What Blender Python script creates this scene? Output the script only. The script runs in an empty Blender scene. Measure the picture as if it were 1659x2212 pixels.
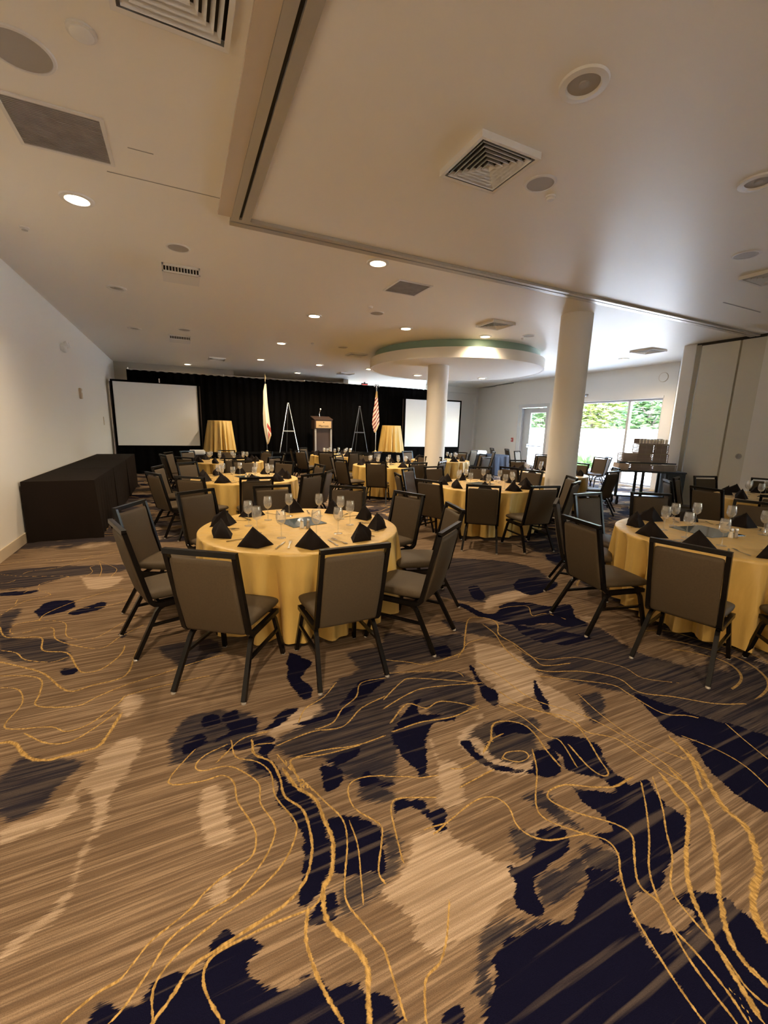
import bpy, bmesh, math, random
import numpy as np
from mathutils import Vector, Matrix
random.seed(7)
PI=math.pi
R=math.radians
C=bpy.context.scene.collection
S=bpy.context.scene

# ------------------------------------------------------------------ camera
def make_camera():
    f,yaw,pitch,roll,h=906.0,R(25.6),R(11.25),R(-1.44),1.70
    fwd=Vector((math.sin(yaw)*math.cos(pitch),math.cos(yaw)*math.cos(pitch),-math.sin(pitch)))
    right=Vector((math.cos(yaw),-math.sin(yaw),0)); up=right.cross(fwd)
    rr=right*math.cos(roll)-up*math.sin(roll); uu=up*math.cos(roll)+right*math.sin(roll)
    cd=bpy.data.cameras.new('camera'); cam=bpy.data.objects.new('camera',cd); C.objects.link(cam)
    cd.sensor_fit='HORIZONTAL'; cd.sensor_width=36; cd.lens=36*f/1659
    m=Matrix((rr,uu,-fwd)).transposed().to_4x4(); m.translation=(0,0,h); cam.matrix_world=m
    cd.clip_start=.05; cd.clip_end=300
    S.camera=cam
    return rr,uu,fwd,Vector((0,0,h)),f
CAM=make_camera()
def px(P):
    d=Vector(P)-CAM[3]; z=d.dot(CAM[2])
    if z<.05: return (-9999,-9999)
    return (829.5+CAM[4]*d.dot(CAM[0])/z, 1106-CAM[4]*d.dot(CAM[1])/z)
def inframe(P,mx=30):
    x,y=px(P); return -mx<x<1659+mx and -mx<y<2212+mx
# ------------------------------------------------------------------ world, sun, daylight, exposure
S.view_settings.view_transform='Standard'; S.view_settings.look='None'
S.view_settings.gamma=1; S.view_settings.use_curve_mapping=False
S.view_settings.exposure=1.22
w=bpy.data.worlds.new('sky'); S.world=w; w.use_nodes=True
nt=w.node_tree; nt.nodes.clear()
sky=nt.nodes.new('ShaderNodeTexSky'); sky.sky_type='NISHITA'; sky.sun_disc=False; sky.sun_elevation=R(48); sky.sun_rotation=R(200); sky.air_density=1.2
bg=nt.nodes.new('ShaderNodeBackground'); bg.inputs[1].default_value=SKY_STRENGTH=4.4
out=nt.nodes.new('ShaderNodeOutputWorld')
nt.links.new(sky.outputs[0],bg.inputs[0]); nt.links.new(bg.outputs[0],out.inputs[0])
sd=bpy.data.lights.new('sun','SUN'); sd.energy=24.0; sd.angle=R(.6); sd.color=(1,.95,.87)
so=bpy.data.objects.new('sun',sd); C.objects.link(so); so.rotation_euler=Vector((.5,.30,-1)).to_track_quat('-Z','Y').to_euler()
def window_light(name,loc,rot,sx,sy,power=0,col=(.80,.89,1.0),portal=False):
    d=bpy.data.lights.new(name,'AREA'); d.shape='RECTANGLE'; d.size=sx; d.size_y=sy; d.color=col
    if portal: d.cycles.is_portal=True
    d.energy=power; o=bpy.data.objects.new(name,d); C.objects.link(o); o.location=loc; o.rotation_euler=rot
    return o
# skylight entering through the glazed openings (portals sample the sky)
window_light('portal',(13.5,10.15,1.42),(0,R(90),0),2.7,3.7,1,portal=True)
window_light('portal',(13.5,13.65,1.3),(0,R(90),0),2.5,1.7,1,portal=True)
window_light('portal',(11.32,-3.6,1.55),(0,R(90),0),2.9,1.2,1,portal=True)  # sky portal at the added right-rear window
DOWNLIGHT=150
cy=S.cycles
cy.max_bounces=7; cy.diffuse_bounces=4; cy.glossy_bounces=3; cy.transmission_bounces=4; cy.transparent_max_bounces=24
cy.sample_clamp_indirect=6; cy.caustics_reflective=False; cy.caustics_refractive=False; cy.use_denoising=True
# ------------------------------------------------------------------ materials
def srgb(r,g,b):
    f=lambda c:(c/255/12.92) if c/255<=.04045 else ((c/255+.055)/1.055)**2.4
    return (f(r),f(g),f(b),1)
def N(nt,t,**k):
    n=nt.nodes.new(t)
    for a,b in k.items(): setattr(n,a,b)
    return n
def mat(name,col,rough=.6,metal=0,noise=0,nscale=40,bump=0,bscale=200,sheen=0,spec=.5,emit=None,estr=0,stretch=None,coat=0):
    m=bpy.data.materials.new(name); m.use_nodes=True; nt=m.node_tree; p=nt.nodes['Principled BSDF']
    p.inputs['Base Color'].default_value=col; p.inputs['Roughness'].default_value=rough; p.inputs['Metallic'].default_value=metal
    p.inputs['Specular IOR Level'].default_value=spec; p.inputs['Sheen Weight'].default_value=sheen; p.inputs['Coat Weight'].default_value=coat
    tc=N(nt,'ShaderNodeTexCoord'); src=tc.outputs['Object']
    if stretch:
        mp=N(nt,'ShaderNodeMapping'); mp.inputs['Scale'].default_value=stretch; nt.links.new(src,mp.inputs[0]); src=mp.outputs[0]
    if noise:
        n=N(nt,'ShaderNodeTexNoise'); n.inputs['Scale'].default_value=nscale; n.inputs['Detail'].default_value=4; nt.links.new(src,n.inputs[0])
        mx=N(nt,'ShaderNodeMix',data_type='RGBA'); mx.inputs[6].default_value=[c*(1-noise) for c in col[:3]]+[1]; mx.inputs[7].default_value=[min(1,c*(1+noise)) for c in col[:3]]+[1]
        nt.links.new(n.outputs[0],mx.inputs[0]); nt.links.new(mx.outputs[2],p.inputs['Base Color'])
    if bump:
        n=N(nt,'ShaderNodeTexNoise'); n.inputs['Scale'].default_value=bscale; n.inputs['Detail'].default_value=3; nt.links.new(src,n.inputs[0])
        b=N(nt,'ShaderNodeBump'); b.inputs['Strength'].default_value=bump; b.inputs['Distance'].default_value=.01; nt.links.new(n.outputs[0],b.inputs['Height']); nt.links.new(b.outputs[0],p.inputs['Normal'])
    if emit: p.inputs['Emission Color'].default_value=emit; p.inputs['Emission Strength'].default_value=estr
    return m
def glassy(name,col=(1,1,1,1),ior=1.5,rough=.02,tint=1.0,glint_white=0):
    # clear thin glass: fresnel reflection over straight transparency
    m=bpy.data.materials.new(name); m.use_nodes=True; nt=m.node_tree; nt.nodes.clear()
    o=N(nt,'ShaderNodeOutputMaterial'); mx=N(nt,'ShaderNodeMixShader'); t=N(nt,'ShaderNodeBsdfTransparent'); g=N(nt,'ShaderNodeBsdfGlossy'); f=N(nt,'ShaderNodeLayerWeight')
    t.inputs[0].default_value=(tint*col[0],tint*col[1],tint*col[2],1); g.inputs['Roughness'].default_value=rough; f.inputs[0].default_value=.25
    rr=N(nt,'ShaderNodeMapRange'); rr.inputs[3].default_value=.04; rr.inputs[4].default_value=.75; pw=N(nt,'ShaderNodeMath',operation='POWER'); pw.inputs[1].default_value=ior
    nt.links.new(f.outputs[1],pw.inputs[0]); nt.links.new(pw.outputs[0],rr.inputs[0]); nt.links.new(rr.outputs[0],mx.inputs[0]); nt.links.new(g.outputs[0],mx.inputs[2]); nt.links.new(mx.outputs[0],o.inputs[0])
    if glint_white:
        df=N(nt,'ShaderNodeBsdfDiffuse'); df.inputs[0].default_value=(.9,.9,.86,1); m2=N(nt,'ShaderNodeMixShader'); m2.inputs[0].default_value=glint_white; nt.links.new(t.outputs[0],m2.inputs[1]); nt.links.new(df.outputs[0],m2.inputs[2]); nt.links.new(m2.outputs[0],mx.inputs[1])  # white diffuse mixed in stands in for lamp glints on the bowls
    else: nt.links.new(t.outputs[0],mx.inputs[1])
    return m
M={}
M['wall']=mat('wall_paint',(.80,.78,.735,1),.55,bump=.03,bscale=300)
M['wall_warm']=mat('wall_paint_beige',(.66,.60,.51,1),.6,bump=.03,bscale=300)
M['ceiling']=mat('ceiling_paint',(.90,.87,.80,1),.42,bump=.02,bscale=250,spec=.4)
M['trim']=mat('baseboard_paint',(.56,.47,.35,1),.5)
M['white']=mat('white_metal',(.78,.77,.74,1),.4)
M['grey']=mat('grille_grey',(.34,.32,.30,1),.6,noise=.3,nscale=8)
M['speaker']=mat('speaker_mesh',(.42,.39,.35,1),.6,bump=.3,bscale=900)
M['dark']=mat('dark_gap',(.02,.018,.015,1),.7)
M['track']=mat('track_aluminium',(.46,.43,.38,1),.35,metal=.25)
M['shade_band']=mat('shaded_band_tone',(.60,.50,.38,1),.6)  # tan darker than the ceiling carries the shade beside the track
M['mint']=mat('mint_paint',(.28,.42,.34,1),.35)
M['fabric']=mat('taupe_vinyl',(.072,.052,.030,1),.6,noise=.18,nscale=90,bump=.18,bscale=500,spec=.22)
M['frame']=mat('black_frame_metal',(.005,.004,.0035,1),.26,spec=.28)
M['glide']=mat('clear_glide',(.5,.45,.38,1),.2,metal=.5)
M['cloth']=mat('gold_satin_cloth',(.60,.395,.105,1),.42,noise=.16,nscale=9,bump=1.0,bscale=11,sheen=.05,spec=.6,stretch=(1,1,.35))
M['blackcloth']=mat('black_table_linen',(.014,.0095,.0075,1),.9,bump=.2,bscale=600,spec=.12)
M['navycloth']=mat('navy_table_linen',(.012,.018,.035,1),.7,bump=.2,bscale=600)
M['napkin']=mat('black_napkin',(.012,.0085,.008,1),.85,bump=.25,bscale=700,spec=.15)
M['drape']=mat('black_drape_velour',(.003,.0028,.0028,1),.95,spec=.04)
M['screen']=mat('screen_fabric',(.86,.86,.83,1),.7)
M['steel']=mat('steel',(.62,.60,.56,1),.22,metal=1)
M['glass']=glassy('goblet_glass',ior=1.1,rough=.10,glint_white=.09)
M['pane']=glassy('window_glass',tint=.96,ior=4)
M['mirror']=mat('slate_mirror_tile',(.10,.14,.16,1),.12,spec=.9,coat=.6)
M['salt']=mat('salt_glass',(.72,.66,.52,1),.15,spec=.8)
M['pepper']=mat('pepper_glass',(.28,.23,.16,1),.15,spec=.8)
M['winframe']=mat('window_aluminium',(.55,.56,.57,1),.4,metal=.3)
M['lamp']=mat('lamp_lens',(1,.95,.85,1),.4,emit=(1,.80,.52,1),estr=14)
M['brass']=mat('reflector_brass',(.75,.58,.30,1),.3,metal=.7)
M['wood']=mat('dark_walnut',(.045,.026,.018,1),.45,noise=.3,nscale=6,stretch=(1,1,.1))
M['plaque']=mat('gold_plaque',(.62,.43,.22,1),.35,metal=.3)
M['chrome']=mat('chrome_tube',(.80,.80,.76,1),.25,metal=.8)
M['darktube']=mat('grey_tube',(.12,.12,.13,1),.35,metal=.6)
M['cream']=mat('menu_card',(.75,.72,.62,1),.6)
M['crate']=mat('brown_crate',(.33,.265,.22,1),.6,noise=.35,nscale=9,stretch=(.3,.3,6))
M['cardboard']=mat('cardboard',(.50,.38,.27,1),.8,noise=.12,nscale=12)
M['cart']=mat('cart_plastic',(.018,.026,.032,1),.4)
M['beigepanel']=mat('beige_cart_panel',(.50,.41,.29,1),.6)
M['panel']=mat('partition_vinyl',(.66,.63,.53,1),.6,bump=.05,bscale=500)
M['seal']=mat('partition_seal',(.33,.29,.20,1),.6)
M['stucco']=mat('white_stucco',(.85,.84,.82,1),.8,bump=.2,bscale=60)
M['concrete']=mat('patio_concrete',(.66,.65,.62,1),.8,noise=.1,nscale=3)
M['leaf']=mat('leaf_green',(.055,.105,.025,1),.6,noise=.5,nscale=2)
M['leaf2']=mat('leaf_yellow_green',(.15,.18,.035,1),.6,noise=.4,nscale=2)
M['bark']=mat('bark',(.16,.12,.09,1),.8)
M['red']=mat('red_sign',(.6,.02,.02,1),.4,emit=(1,.05,.04,1),estr=3)
M['redplastic']=mat('alarm_red',(.45,.06,.05,1),.4)
M['whiteplastic']=mat('white_plastic',(.82,.82,.80,1),.35)
# ------------------------------------------------------------------ mesh helpers
def obj(name,bm,m,parent=None,smooth=None,loc=None):
    me=bpy.data.meshes.new(name)
    bmesh.ops.recalc_face_normals(bm,faces=bm.faces[:])
    bm.to_mesh(me); bm.free()
    for mm in (m if isinstance(m,(list,tuple)) else [m]): me.materials.append(mm)
    if smooth:
        for p in me.polygons: p.use_smooth=True
        if smooth!=True:
            me.set_sharp_from_angle(angle=R(smooth))
    o=bpy.data.objects.new(name,me); C.objects.link(o)
    if parent: o.parent=parent
    if loc: o.location=loc
    return o
def thing(name,label,cat,loc=(0,0,0),rz=0,group=None):
    o=bpy.data.objects.new(name,None); o.empty_display_size=.1; C.objects.link(o); o.location=loc; o.rotation_euler=(0,0,rz)
    return tag(o,label,cat,group)
def tag(o,label,cat,group=None):
    o['label']=label; o['category']=cat
    if group: o['group']=group
    return o
def struct(name,bm,m,smooth=None):
    o=obj(name,bm,m,smooth=smooth); o['kind']='structure'; return o
def structe(name):
    o=bpy.data.objects.new(name,None); C.objects.link(o); o['kind']='structure'; return o
def dup(root,loc,rz,label,group=None,keep=None):
    r=root.copy(); C.objects.link(r); r.location=loc; r.rotation_euler=(0,0,rz); r['label']=label
    if group: r['group']=group
    for ch in list(root.children):
        if keep and not keep(ch): continue
        c=ch.copy(); C.objects.link(c); c.parent=r
        for g in ch.children:
            d=g.copy(); C.objects.link(d); d.parent=c
    return r
def box(bm,x0,x1,y0,y1,z0,z1,bev=0):
    v=[bm.verts.new((x,y,z)) for z in (z0,z1) for x,y in ((x0,y0),(x1,y0),(x1,y1),(x0,y1))]
    fs=[bm.faces.new([v[i] for i in q]) for q in ((3,2,1,0),(4,5,6,7),(0,1,5,4),(1,2,6,5),(2,3,7,6),(3,0,4,7))]
    if bev:
        es=list({e for f in fs for e in f.edges}); bmesh.ops.bevel(bm,geom=es,offset=bev,segments=2,affect='EDGES')
    return bm
def B(x0,x1,y0,y1,z0,z1,bev=0): return box(bmesh.new(),x0,x1,y0,y1,z0,z1,bev)
def lathe(bm,prof,seg=24,c=(0,0,0),cap=True):
    rings=[]
    for r,z in prof:
        if r<1e-6: rings.append([bm.verts.new((c[0],c[1],c[2]+z))])
        else: rings.append([bm.verts.new((c[0]+r*math.cos(2*PI*i/seg),c[1]+r*math.sin(2*PI*i/seg),c[2]+z)) for i in range(seg)])
    for a,b in zip(rings,rings[1:]):
        for i in range(seg):
            j=(i+1)%seg
            q=[a[i] if len(a)>1 else a[0],a[j] if len(a)>1 else a[0],b[j] if len(b)>1 else b[0],b[i] if len(b)>1 else b[0]]
            u=[]
            for k in q:
                if k not in u: u.append(k)
            if len(u)>2: bm.faces.new(u)
    if cap:
        if len(rings[0])>1: bm.faces.new(rings[0][::-1])
        if len(rings[-1])>1: bm.faces.new(rings[-1])
    return bm
def L(prof,seg=24,c=(0,0,0),cap=True): return lathe(bmesh.new(),prof,seg,c,cap)
def sweep(bm,pts,w,h=None,side=(1,0,0),n=0):
    # tube along pts; rectangular section w (along side) x h, or n-gon of radius w
    h=h or w; pts=[Vector(p) for p in pts]; side=Vector(side); rings=[]
    for i,p in enumerate(pts):
        d=(pts[min(i+1,len(pts)-1)]-pts[max(i-1,0)]).normalized()
        s=(side-d*side.dot(d)); s=s.normalized() if s.length>1e-4 else d.orthogonal().normalized(); u=d.cross(s)
        if n: rings.append([bm.verts.new(p+s*w*math.cos(2*PI*k/n)+u*w*math.sin(2*PI*k/n)) for k in range(n)])
        else: rings.append([bm.verts.new(p+s*a*w/2+u*b*h/2) for a,b in ((-1,-1),(1,-1),(1,1),(-1,1))])
    m=len(rings[0])
    for a,b in zip(rings,rings[1:]):
        for k in range(m): bm.faces.new((a[k],a[(k+1)%m],b[(k+1)%m],b[k]))
    bm.faces.new(rings[0][::-1]); bm.faces.new(rings[-1])
    return bm
def T(pts,w,h=None,side=(1,0,0),n=0): return sweep(bmesh.new(),pts,w,h or w,side,n)
def smoothpath(pts,k=6,closed=False):
    P=[Vector(p) for p in pts]; out=[]; n=len(P)
    for i in range(n-1):
        a,b,c,d=P[max(i-1,0)],P[i],P[i+1],P[min(i+2,n-1)]
        for j in range(k):
            t=j/k; out.append(.5*((2*b)+(c-a)*t+(2*a-5*b+4*c-d)*t*t+(3*b-a-3*c+d)*t*t*t))
    out.append(P[-1]); return out
def prism(bm,poly,z0,z1):
    a=[bm.verts.new((x,y,z0)) for x,y in poly]; b=[bm.verts.new((x,y,z1)) for x,y in poly]
    bm.faces.new(a[::-1]); bm.faces.new(b); n=len(poly)
    for i in range(n): bm.faces.new((a[i],a[(i+1)%n],b[(i+1)%n],b[i]))
    return bm
H=3.84
GOLD=[
(.6,[(-0.044,2.167),(-0.165,1.993),(-0.019,1.935),(0.076,1.932),(0.123,1.865),(0.126,1.751),(0.158,1.647),(0.179,1.555),(0.156,1.467),(0.095,1.44),(0.035,1.424),(-0.032,1.392),(-0.079,1.355),(-0.193,1.308),(-0.231,1.277),(-0.278,1.234),(-0.337,1.225),(-0.416,1.191)]),
(.6,[(0.11,2.136),(0.01,2.108),(-0.041,2.055),(-0.016,2.003),(0.107,1.981),(0.181,1.901),(0.233,1.802),(0.221,1.696),(0.259,1.566),(0.24,1.494),(0.18,1.416),(0.076,1.343),(-0.028,1.323),(-0.137,1.29),(-0.189,1.231),(-0.255,1.159),(-0.29,1.134)]),
(.6,[(0.142,2.159),(0.151,2.028),(0.245,1.953),(0.296,1.85),(0.291,1.705),(0.342,1.553),(0.335,1.485),(0.265,1.388),(0.156,1.324),(0.023,1.285),(-0.095,1.242),(-0.152,1.208),(-0.185,1.161),(-0.181,1.084)]),
(.9,[(0.245,2.114),(0.242,2.006),(0.31,1.925),(0.332,1.803),(0.33,1.688),(0.39,1.581),(0.388,1.439),(0.367,1.363),(0.322,1.286),(0.24,1.235),(0.131,1.213),(0.001,1.191),(-0.055,1.183),(-0.096,1.163),(-0.134,1.121),(-0.181,1.084)]),
(1.4,[(0.362,1.836),(0.392,1.717),(0.455,1.619),(0.462,1.499),(0.468,1.403),(0.447,1.327),(0.416,1.262),(0.379,1.233),(0.363,1.196),(0.358,1.11),(0.419,1.002),(0.432,0.936),(0.408,0.879),(0.391,0.822)]),
(.7,[(0.374,1.217),(0.32,1.182),(0.198,1.19),(0.059,1.186),(-0.014,1.178),(-0.043,1.145),(-0.039,1.089),(0.0,1.001)]),
(1,[(0.301,1.175),(0.274,1.103),(0.276,1.026),(0.289,0.945),(0.318,0.856)]),
(.6,[(0.352,1.957),(0.387,1.842),(0.446,1.708),(0.491,1.589),(0.537,1.466),(0.519,1.358),(0.459,1.224),(0.439,1.145),(0.468,1.06),(0.499,0.973)]),
(.5,[(0.561,1.443),(0.555,1.331),(0.516,1.198),(0.493,1.121)]),
(.6,[(0.807,1.609),(0.697,1.642),(0.62,1.616),(0.605,1.499),(0.677,1.379),(0.66,1.317),(0.591,1.202),(0.593,1.155)]),
(.6,[(0.412,1.897),(0.459,1.893),(0.575,1.86),(0.768,1.847)]),
(.5,[(0.399,1.869),(0.419,1.734),(0.482,1.634)]),
(.6,[(1.555,1.601),(1.457,1.584),(1.366,1.53)]),
(.6,[(1.431,1.457),(1.482,1.479),(1.569,1.45),(1.568,1.406),(1.491,1.402),(1.431,1.457)]),
(.6,[(1.622,1.436),(1.537,1.318),(1.389,1.177),(1.369,1.095),(1.466,0.979),(1.531,0.916),(1.521,0.855),(1.461,0.802),(1.399,0.729),(1.364,0.67),(1.33,0.574),(1.306,0.494),(1.289,0.412)]),
(.6,[(0.877,1.242),(0.995,1.274),(1.147,1.305),(1.235,1.279),(1.257,1.209),(1.229,1.133),(1.246,1.066),(1.312,1.014),(1.42,0.988),(1.485,0.971)]),
(.7,[(1.81,1.089),(1.715,1.131),(1.599,1.197),(1.494,1.2),(1.464,1.157),(1.523,1.064),(1.637,0.951),(1.652,0.885),(1.574,0.821),(1.486,0.743),(1.495,0.669),(1.457,0.605),(1.452,0.519),(1.435,0.423),(1.409,0.357)]),
(.9,[(1.948,1.089),(1.81,1.089)]),
(.6,[(1.964,1.051),(1.855,0.956),(1.711,0.847),(1.576,0.76),(1.495,0.669),(1.423,0.546),(1.394,0.454),(1.378,0.371)]),
(.6,[(2.047,1.045),(1.926,0.925),(1.802,0.829),(1.72,0.756),(1.585,0.68),(1.548,0.579),(1.538,0.494),(1.502,0.405),(1.508,0.348)]),
(1.3,[(2.106,1.035),(2.054,0.937),(2.024,0.868),(1.887,0.791),(1.773,0.732),(1.651,0.651),(1.563,0.541),(1.509,0.452),(1.457,0.349)]),
(1.4,[(2.181,1.034),(2.142,0.913),(2.064,0.811),(1.966,0.733),(1.829,0.646),(1.72,0.584),(1.606,0.499),(1.573,0.437),(1.569,0.374)]),
(2,[(2.392,1.062),(2.327,0.97),(2.189,0.807),(2.163,0.704),(2.084,0.635),(1.984,0.576),(1.853,0.541),(1.765,0.489),(1.724,0.438)]),
(.5,[(0.805,1.602),(0.911,1.555),(0.961,1.525),(1.053,1.5)]),
(.6,[(0.974,1.395),(0.811,1.461),(0.759,1.43),(0.728,1.333),(0.695,1.195)]),
(.6,[(0.95,1.263),(0.852,1.277)]),
(.6,[(1.334,1.416),(1.119,1.395)]),
(.5,[(1.286,1.495),(1.197,1.485),(1.142,1.509)]),
(.6,[(0.503,0.964),(0.495,0.863),(0.487,0.787)]),
(.6,[(0.78,0.991),(0.712,0.905),(0.652,0.855),(0.589,0.839),(0.539,0.755)]),
(.9,[(-1.468,4.274),(-1.377,4.065),(-1.257,3.994),(-1.11,3.933),(-1.047,3.694),(-0.876,3.586),(-0.774,3.341),(-0.716,3.238),(-0.609,3.239),(-0.516,3.399),(-0.5,3.539)]),
(.7,[(-1.214,4.309),(-1.38,4.283),(-1.325,4.084),(-1.091,4.118),(-1.007,3.869),(-0.836,3.68),(-0.655,3.566),(-0.551,3.72),(-0.399,3.877)]),
(.6,[(-1.214,4.309),(-1.008,4.176),(-0.934,3.88),(-0.744,3.76),(-0.564,3.992),(-0.45,4.094)]),
(.7,[(-1.331,3.814),(-1.213,3.728),(-1.122,3.586),(-0.95,3.48),(-0.861,3.51)]),
(1,[(-1.273,3.617),(-1.122,3.488),(-0.954,3.324),(-0.767,3.034),(-0.632,3.043),(-0.454,3.081),(-0.42,3.323),(-0.413,3.428)]),
(.8,[(-1.21,3.404),(-1.044,3.333),(-0.945,3.233),(-0.915,3.059),(-0.895,2.927),(-0.682,2.835),(-0.584,2.891),(-0.441,2.961),(-0.227,3.015),(-0.005,3.08),(0.171,3.109)]),
(.7,[(-1.163,3.243),(-1.048,3.168),(-0.983,2.989),(-1.011,2.801),(-0.952,2.734),(-0.772,2.676),(-0.681,2.596),(-0.568,2.629),(-0.448,2.782),(-0.404,2.838),(-0.083,2.864),(0.061,2.862)]),
(1.5,[(-0.982,2.632),(-0.915,2.603),(-0.832,2.469),(-0.748,2.399),(-0.67,2.389),(-0.551,2.389),(-0.493,2.418),(-0.432,2.635)]),
(.8,[(-0.882,2.664),(-0.761,2.535),(-0.651,2.497),(-0.557,2.562),(-0.459,2.669)]),
(.7,[(-1.214,4.309),(-1.199,4.452),(-1.033,4.661),(-0.812,4.821),(-0.594,4.869)]),
(.7,[(-1.033,4.384),(-0.98,4.469),(-0.759,4.435),(-0.562,4.531)]),
(.6,[(-1.762,5.267),(-1.596,5.269),(-1.503,5.198),(-1.537,5.048),(-1.505,4.738)]),
(.6,[(-1.934,5.851),(-1.683,5.673),(-1.23,5.495),(-1.444,5.35),(-1.41,5.127),(-1.274,4.942),(-1.463,4.835),(-1.548,4.544)]),
(.5,[(-1.07,5.432),(-1.029,5.581),(-1.082,5.778),(-0.999,5.838)]),
(.5,[(-0.932,5.377),(-0.947,5.636),(-1.013,5.939)]),
(.5,[(-0.816,5.332),(-0.789,5.574),(-0.899,5.799),(-1.054,6.053)]),
(.6,[(-2.05,6.243),(-1.74,6.315),(-1.284,6.141),(-0.846,6.405)]),
(.6,[(-1.832,5.504),(-1.726,5.535),(-1.685,5.837),(-1.398,5.9),(-1.14,6.293)]),
(.7,[(1.163,2.361),(0.997,2.374),(0.912,2.246),(0.792,2.174),(0.7,2.078),(0.596,2.06)]),
(.7,[(1.076,2.176),(0.897,2.129),(0.736,2.019),(0.567,2.052),(0.366,2.024)]),
(.6,[(0.838,2.441),(0.721,2.328),(0.583,2.264),(0.514,2.159)]),
(.7,[(0.924,1.856),(0.756,1.852),(0.585,1.891),(0.412,1.897),(0.408,1.832),(0.413,1.709)]),
(.6,[(0.346,2.051),(0.252,2.074),(0.233,2.028),(0.272,1.975)]),
(.7,[(0.339,2.151),(0.201,2.152),(0.111,2.081),(0.062,2.034)]),
(.9,[(1.267,2.575),(1.412,2.479),(1.523,2.398),(1.737,2.412),(1.897,2.455),(2.074,2.669),(2.303,2.911),(2.468,2.817),(2.45,2.699),(2.342,2.557),(2.351,2.383),(2.333,2.16),(2.329,2.039),(2.533,1.987)]),
(.8,[(2.333,2.747),(2.315,2.569),(2.229,2.354),(2.195,2.113),(2.286,1.975),(2.523,1.874),(2.696,1.706),(2.677,1.54),(2.845,1.414),(3.024,1.258),(3.21,1.178)]),
(.5,[(2.324,2.354),(2.325,2.2),(2.408,2.093),(2.652,2.025),(2.832,1.843),(2.871,1.759),(2.867,1.633),(3.041,1.498)]),
(.7,[(2.178,1.958),(2.424,1.792),(2.588,1.663),(2.594,1.549),(2.604,1.341),(2.717,1.269),(2.761,1.227)]),
(.5,[(2.275,1.686),(2.232,1.479),(2.234,1.244),(2.332,1.052)]),
(.6,[(1.189,2.411),(1.431,2.34),(1.661,2.241),(1.689,2.167)]),
(.7,[(1.067,2.154),(1.244,2.268),(1.343,2.284),(1.596,2.146),(1.713,2.067)]),
(.7,[(1.028,2.072),(1.226,2.137),(1.391,2.148),(1.758,2.048)]),
(.8,[(1.012,1.942),(1.181,2.054),(1.266,1.969),(1.383,1.992),(1.506,1.914),(1.56,1.842)]),
(.8,[(0.99,1.867),(1.176,1.871),(1.382,1.836),(1.574,1.86)]),
(.8,[(1.366,1.53),(1.457,1.584),(1.556,1.684),(1.653,1.674),(1.722,1.612),(1.727,1.525),(1.692,1.405),(1.672,1.292)]),
(.6,[(1.709,1.801),(1.766,1.659),(1.775,1.484),(1.819,1.425),(1.75,1.257)]),
(.7,[(1.779,1.796),(1.93,1.634),(2.003,1.489),(1.984,1.393),(1.904,1.24),(1.866,1.157),(1.82,1.161),(1.806,1.232),(1.838,1.378)]),
(.7,[(1.806,1.914),(1.856,1.713),(2.028,1.545),(2.017,1.419),(2.128,1.31),(2.132,1.176),(2.143,1.035),(2.169,0.96)]),
(.6,[(1.91,2.268),(1.933,2.063),(1.952,1.772),(2.126,1.525),(2.19,1.283),(2.2,1.093),(2.194,0.996)]),
(1.4,[(2.426,1.18),(2.38,1.067),(2.327,1.003),(2.213,0.909)]),
(.6,[(2.508,1.164),(2.573,1.019),(2.579,0.892),(2.524,0.772)]),
(.6,[(2.863,1.115),(2.804,0.994),(2.753,0.867)]),
(.6,[(1.802,2.384),(1.997,2.531),(2.152,2.55)]),
(.6,[(2.705,2.966),(2.85,2.966),(3.003,2.904),(2.887,2.724),(3.051,2.711),(3.138,2.516)]),
]
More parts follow.
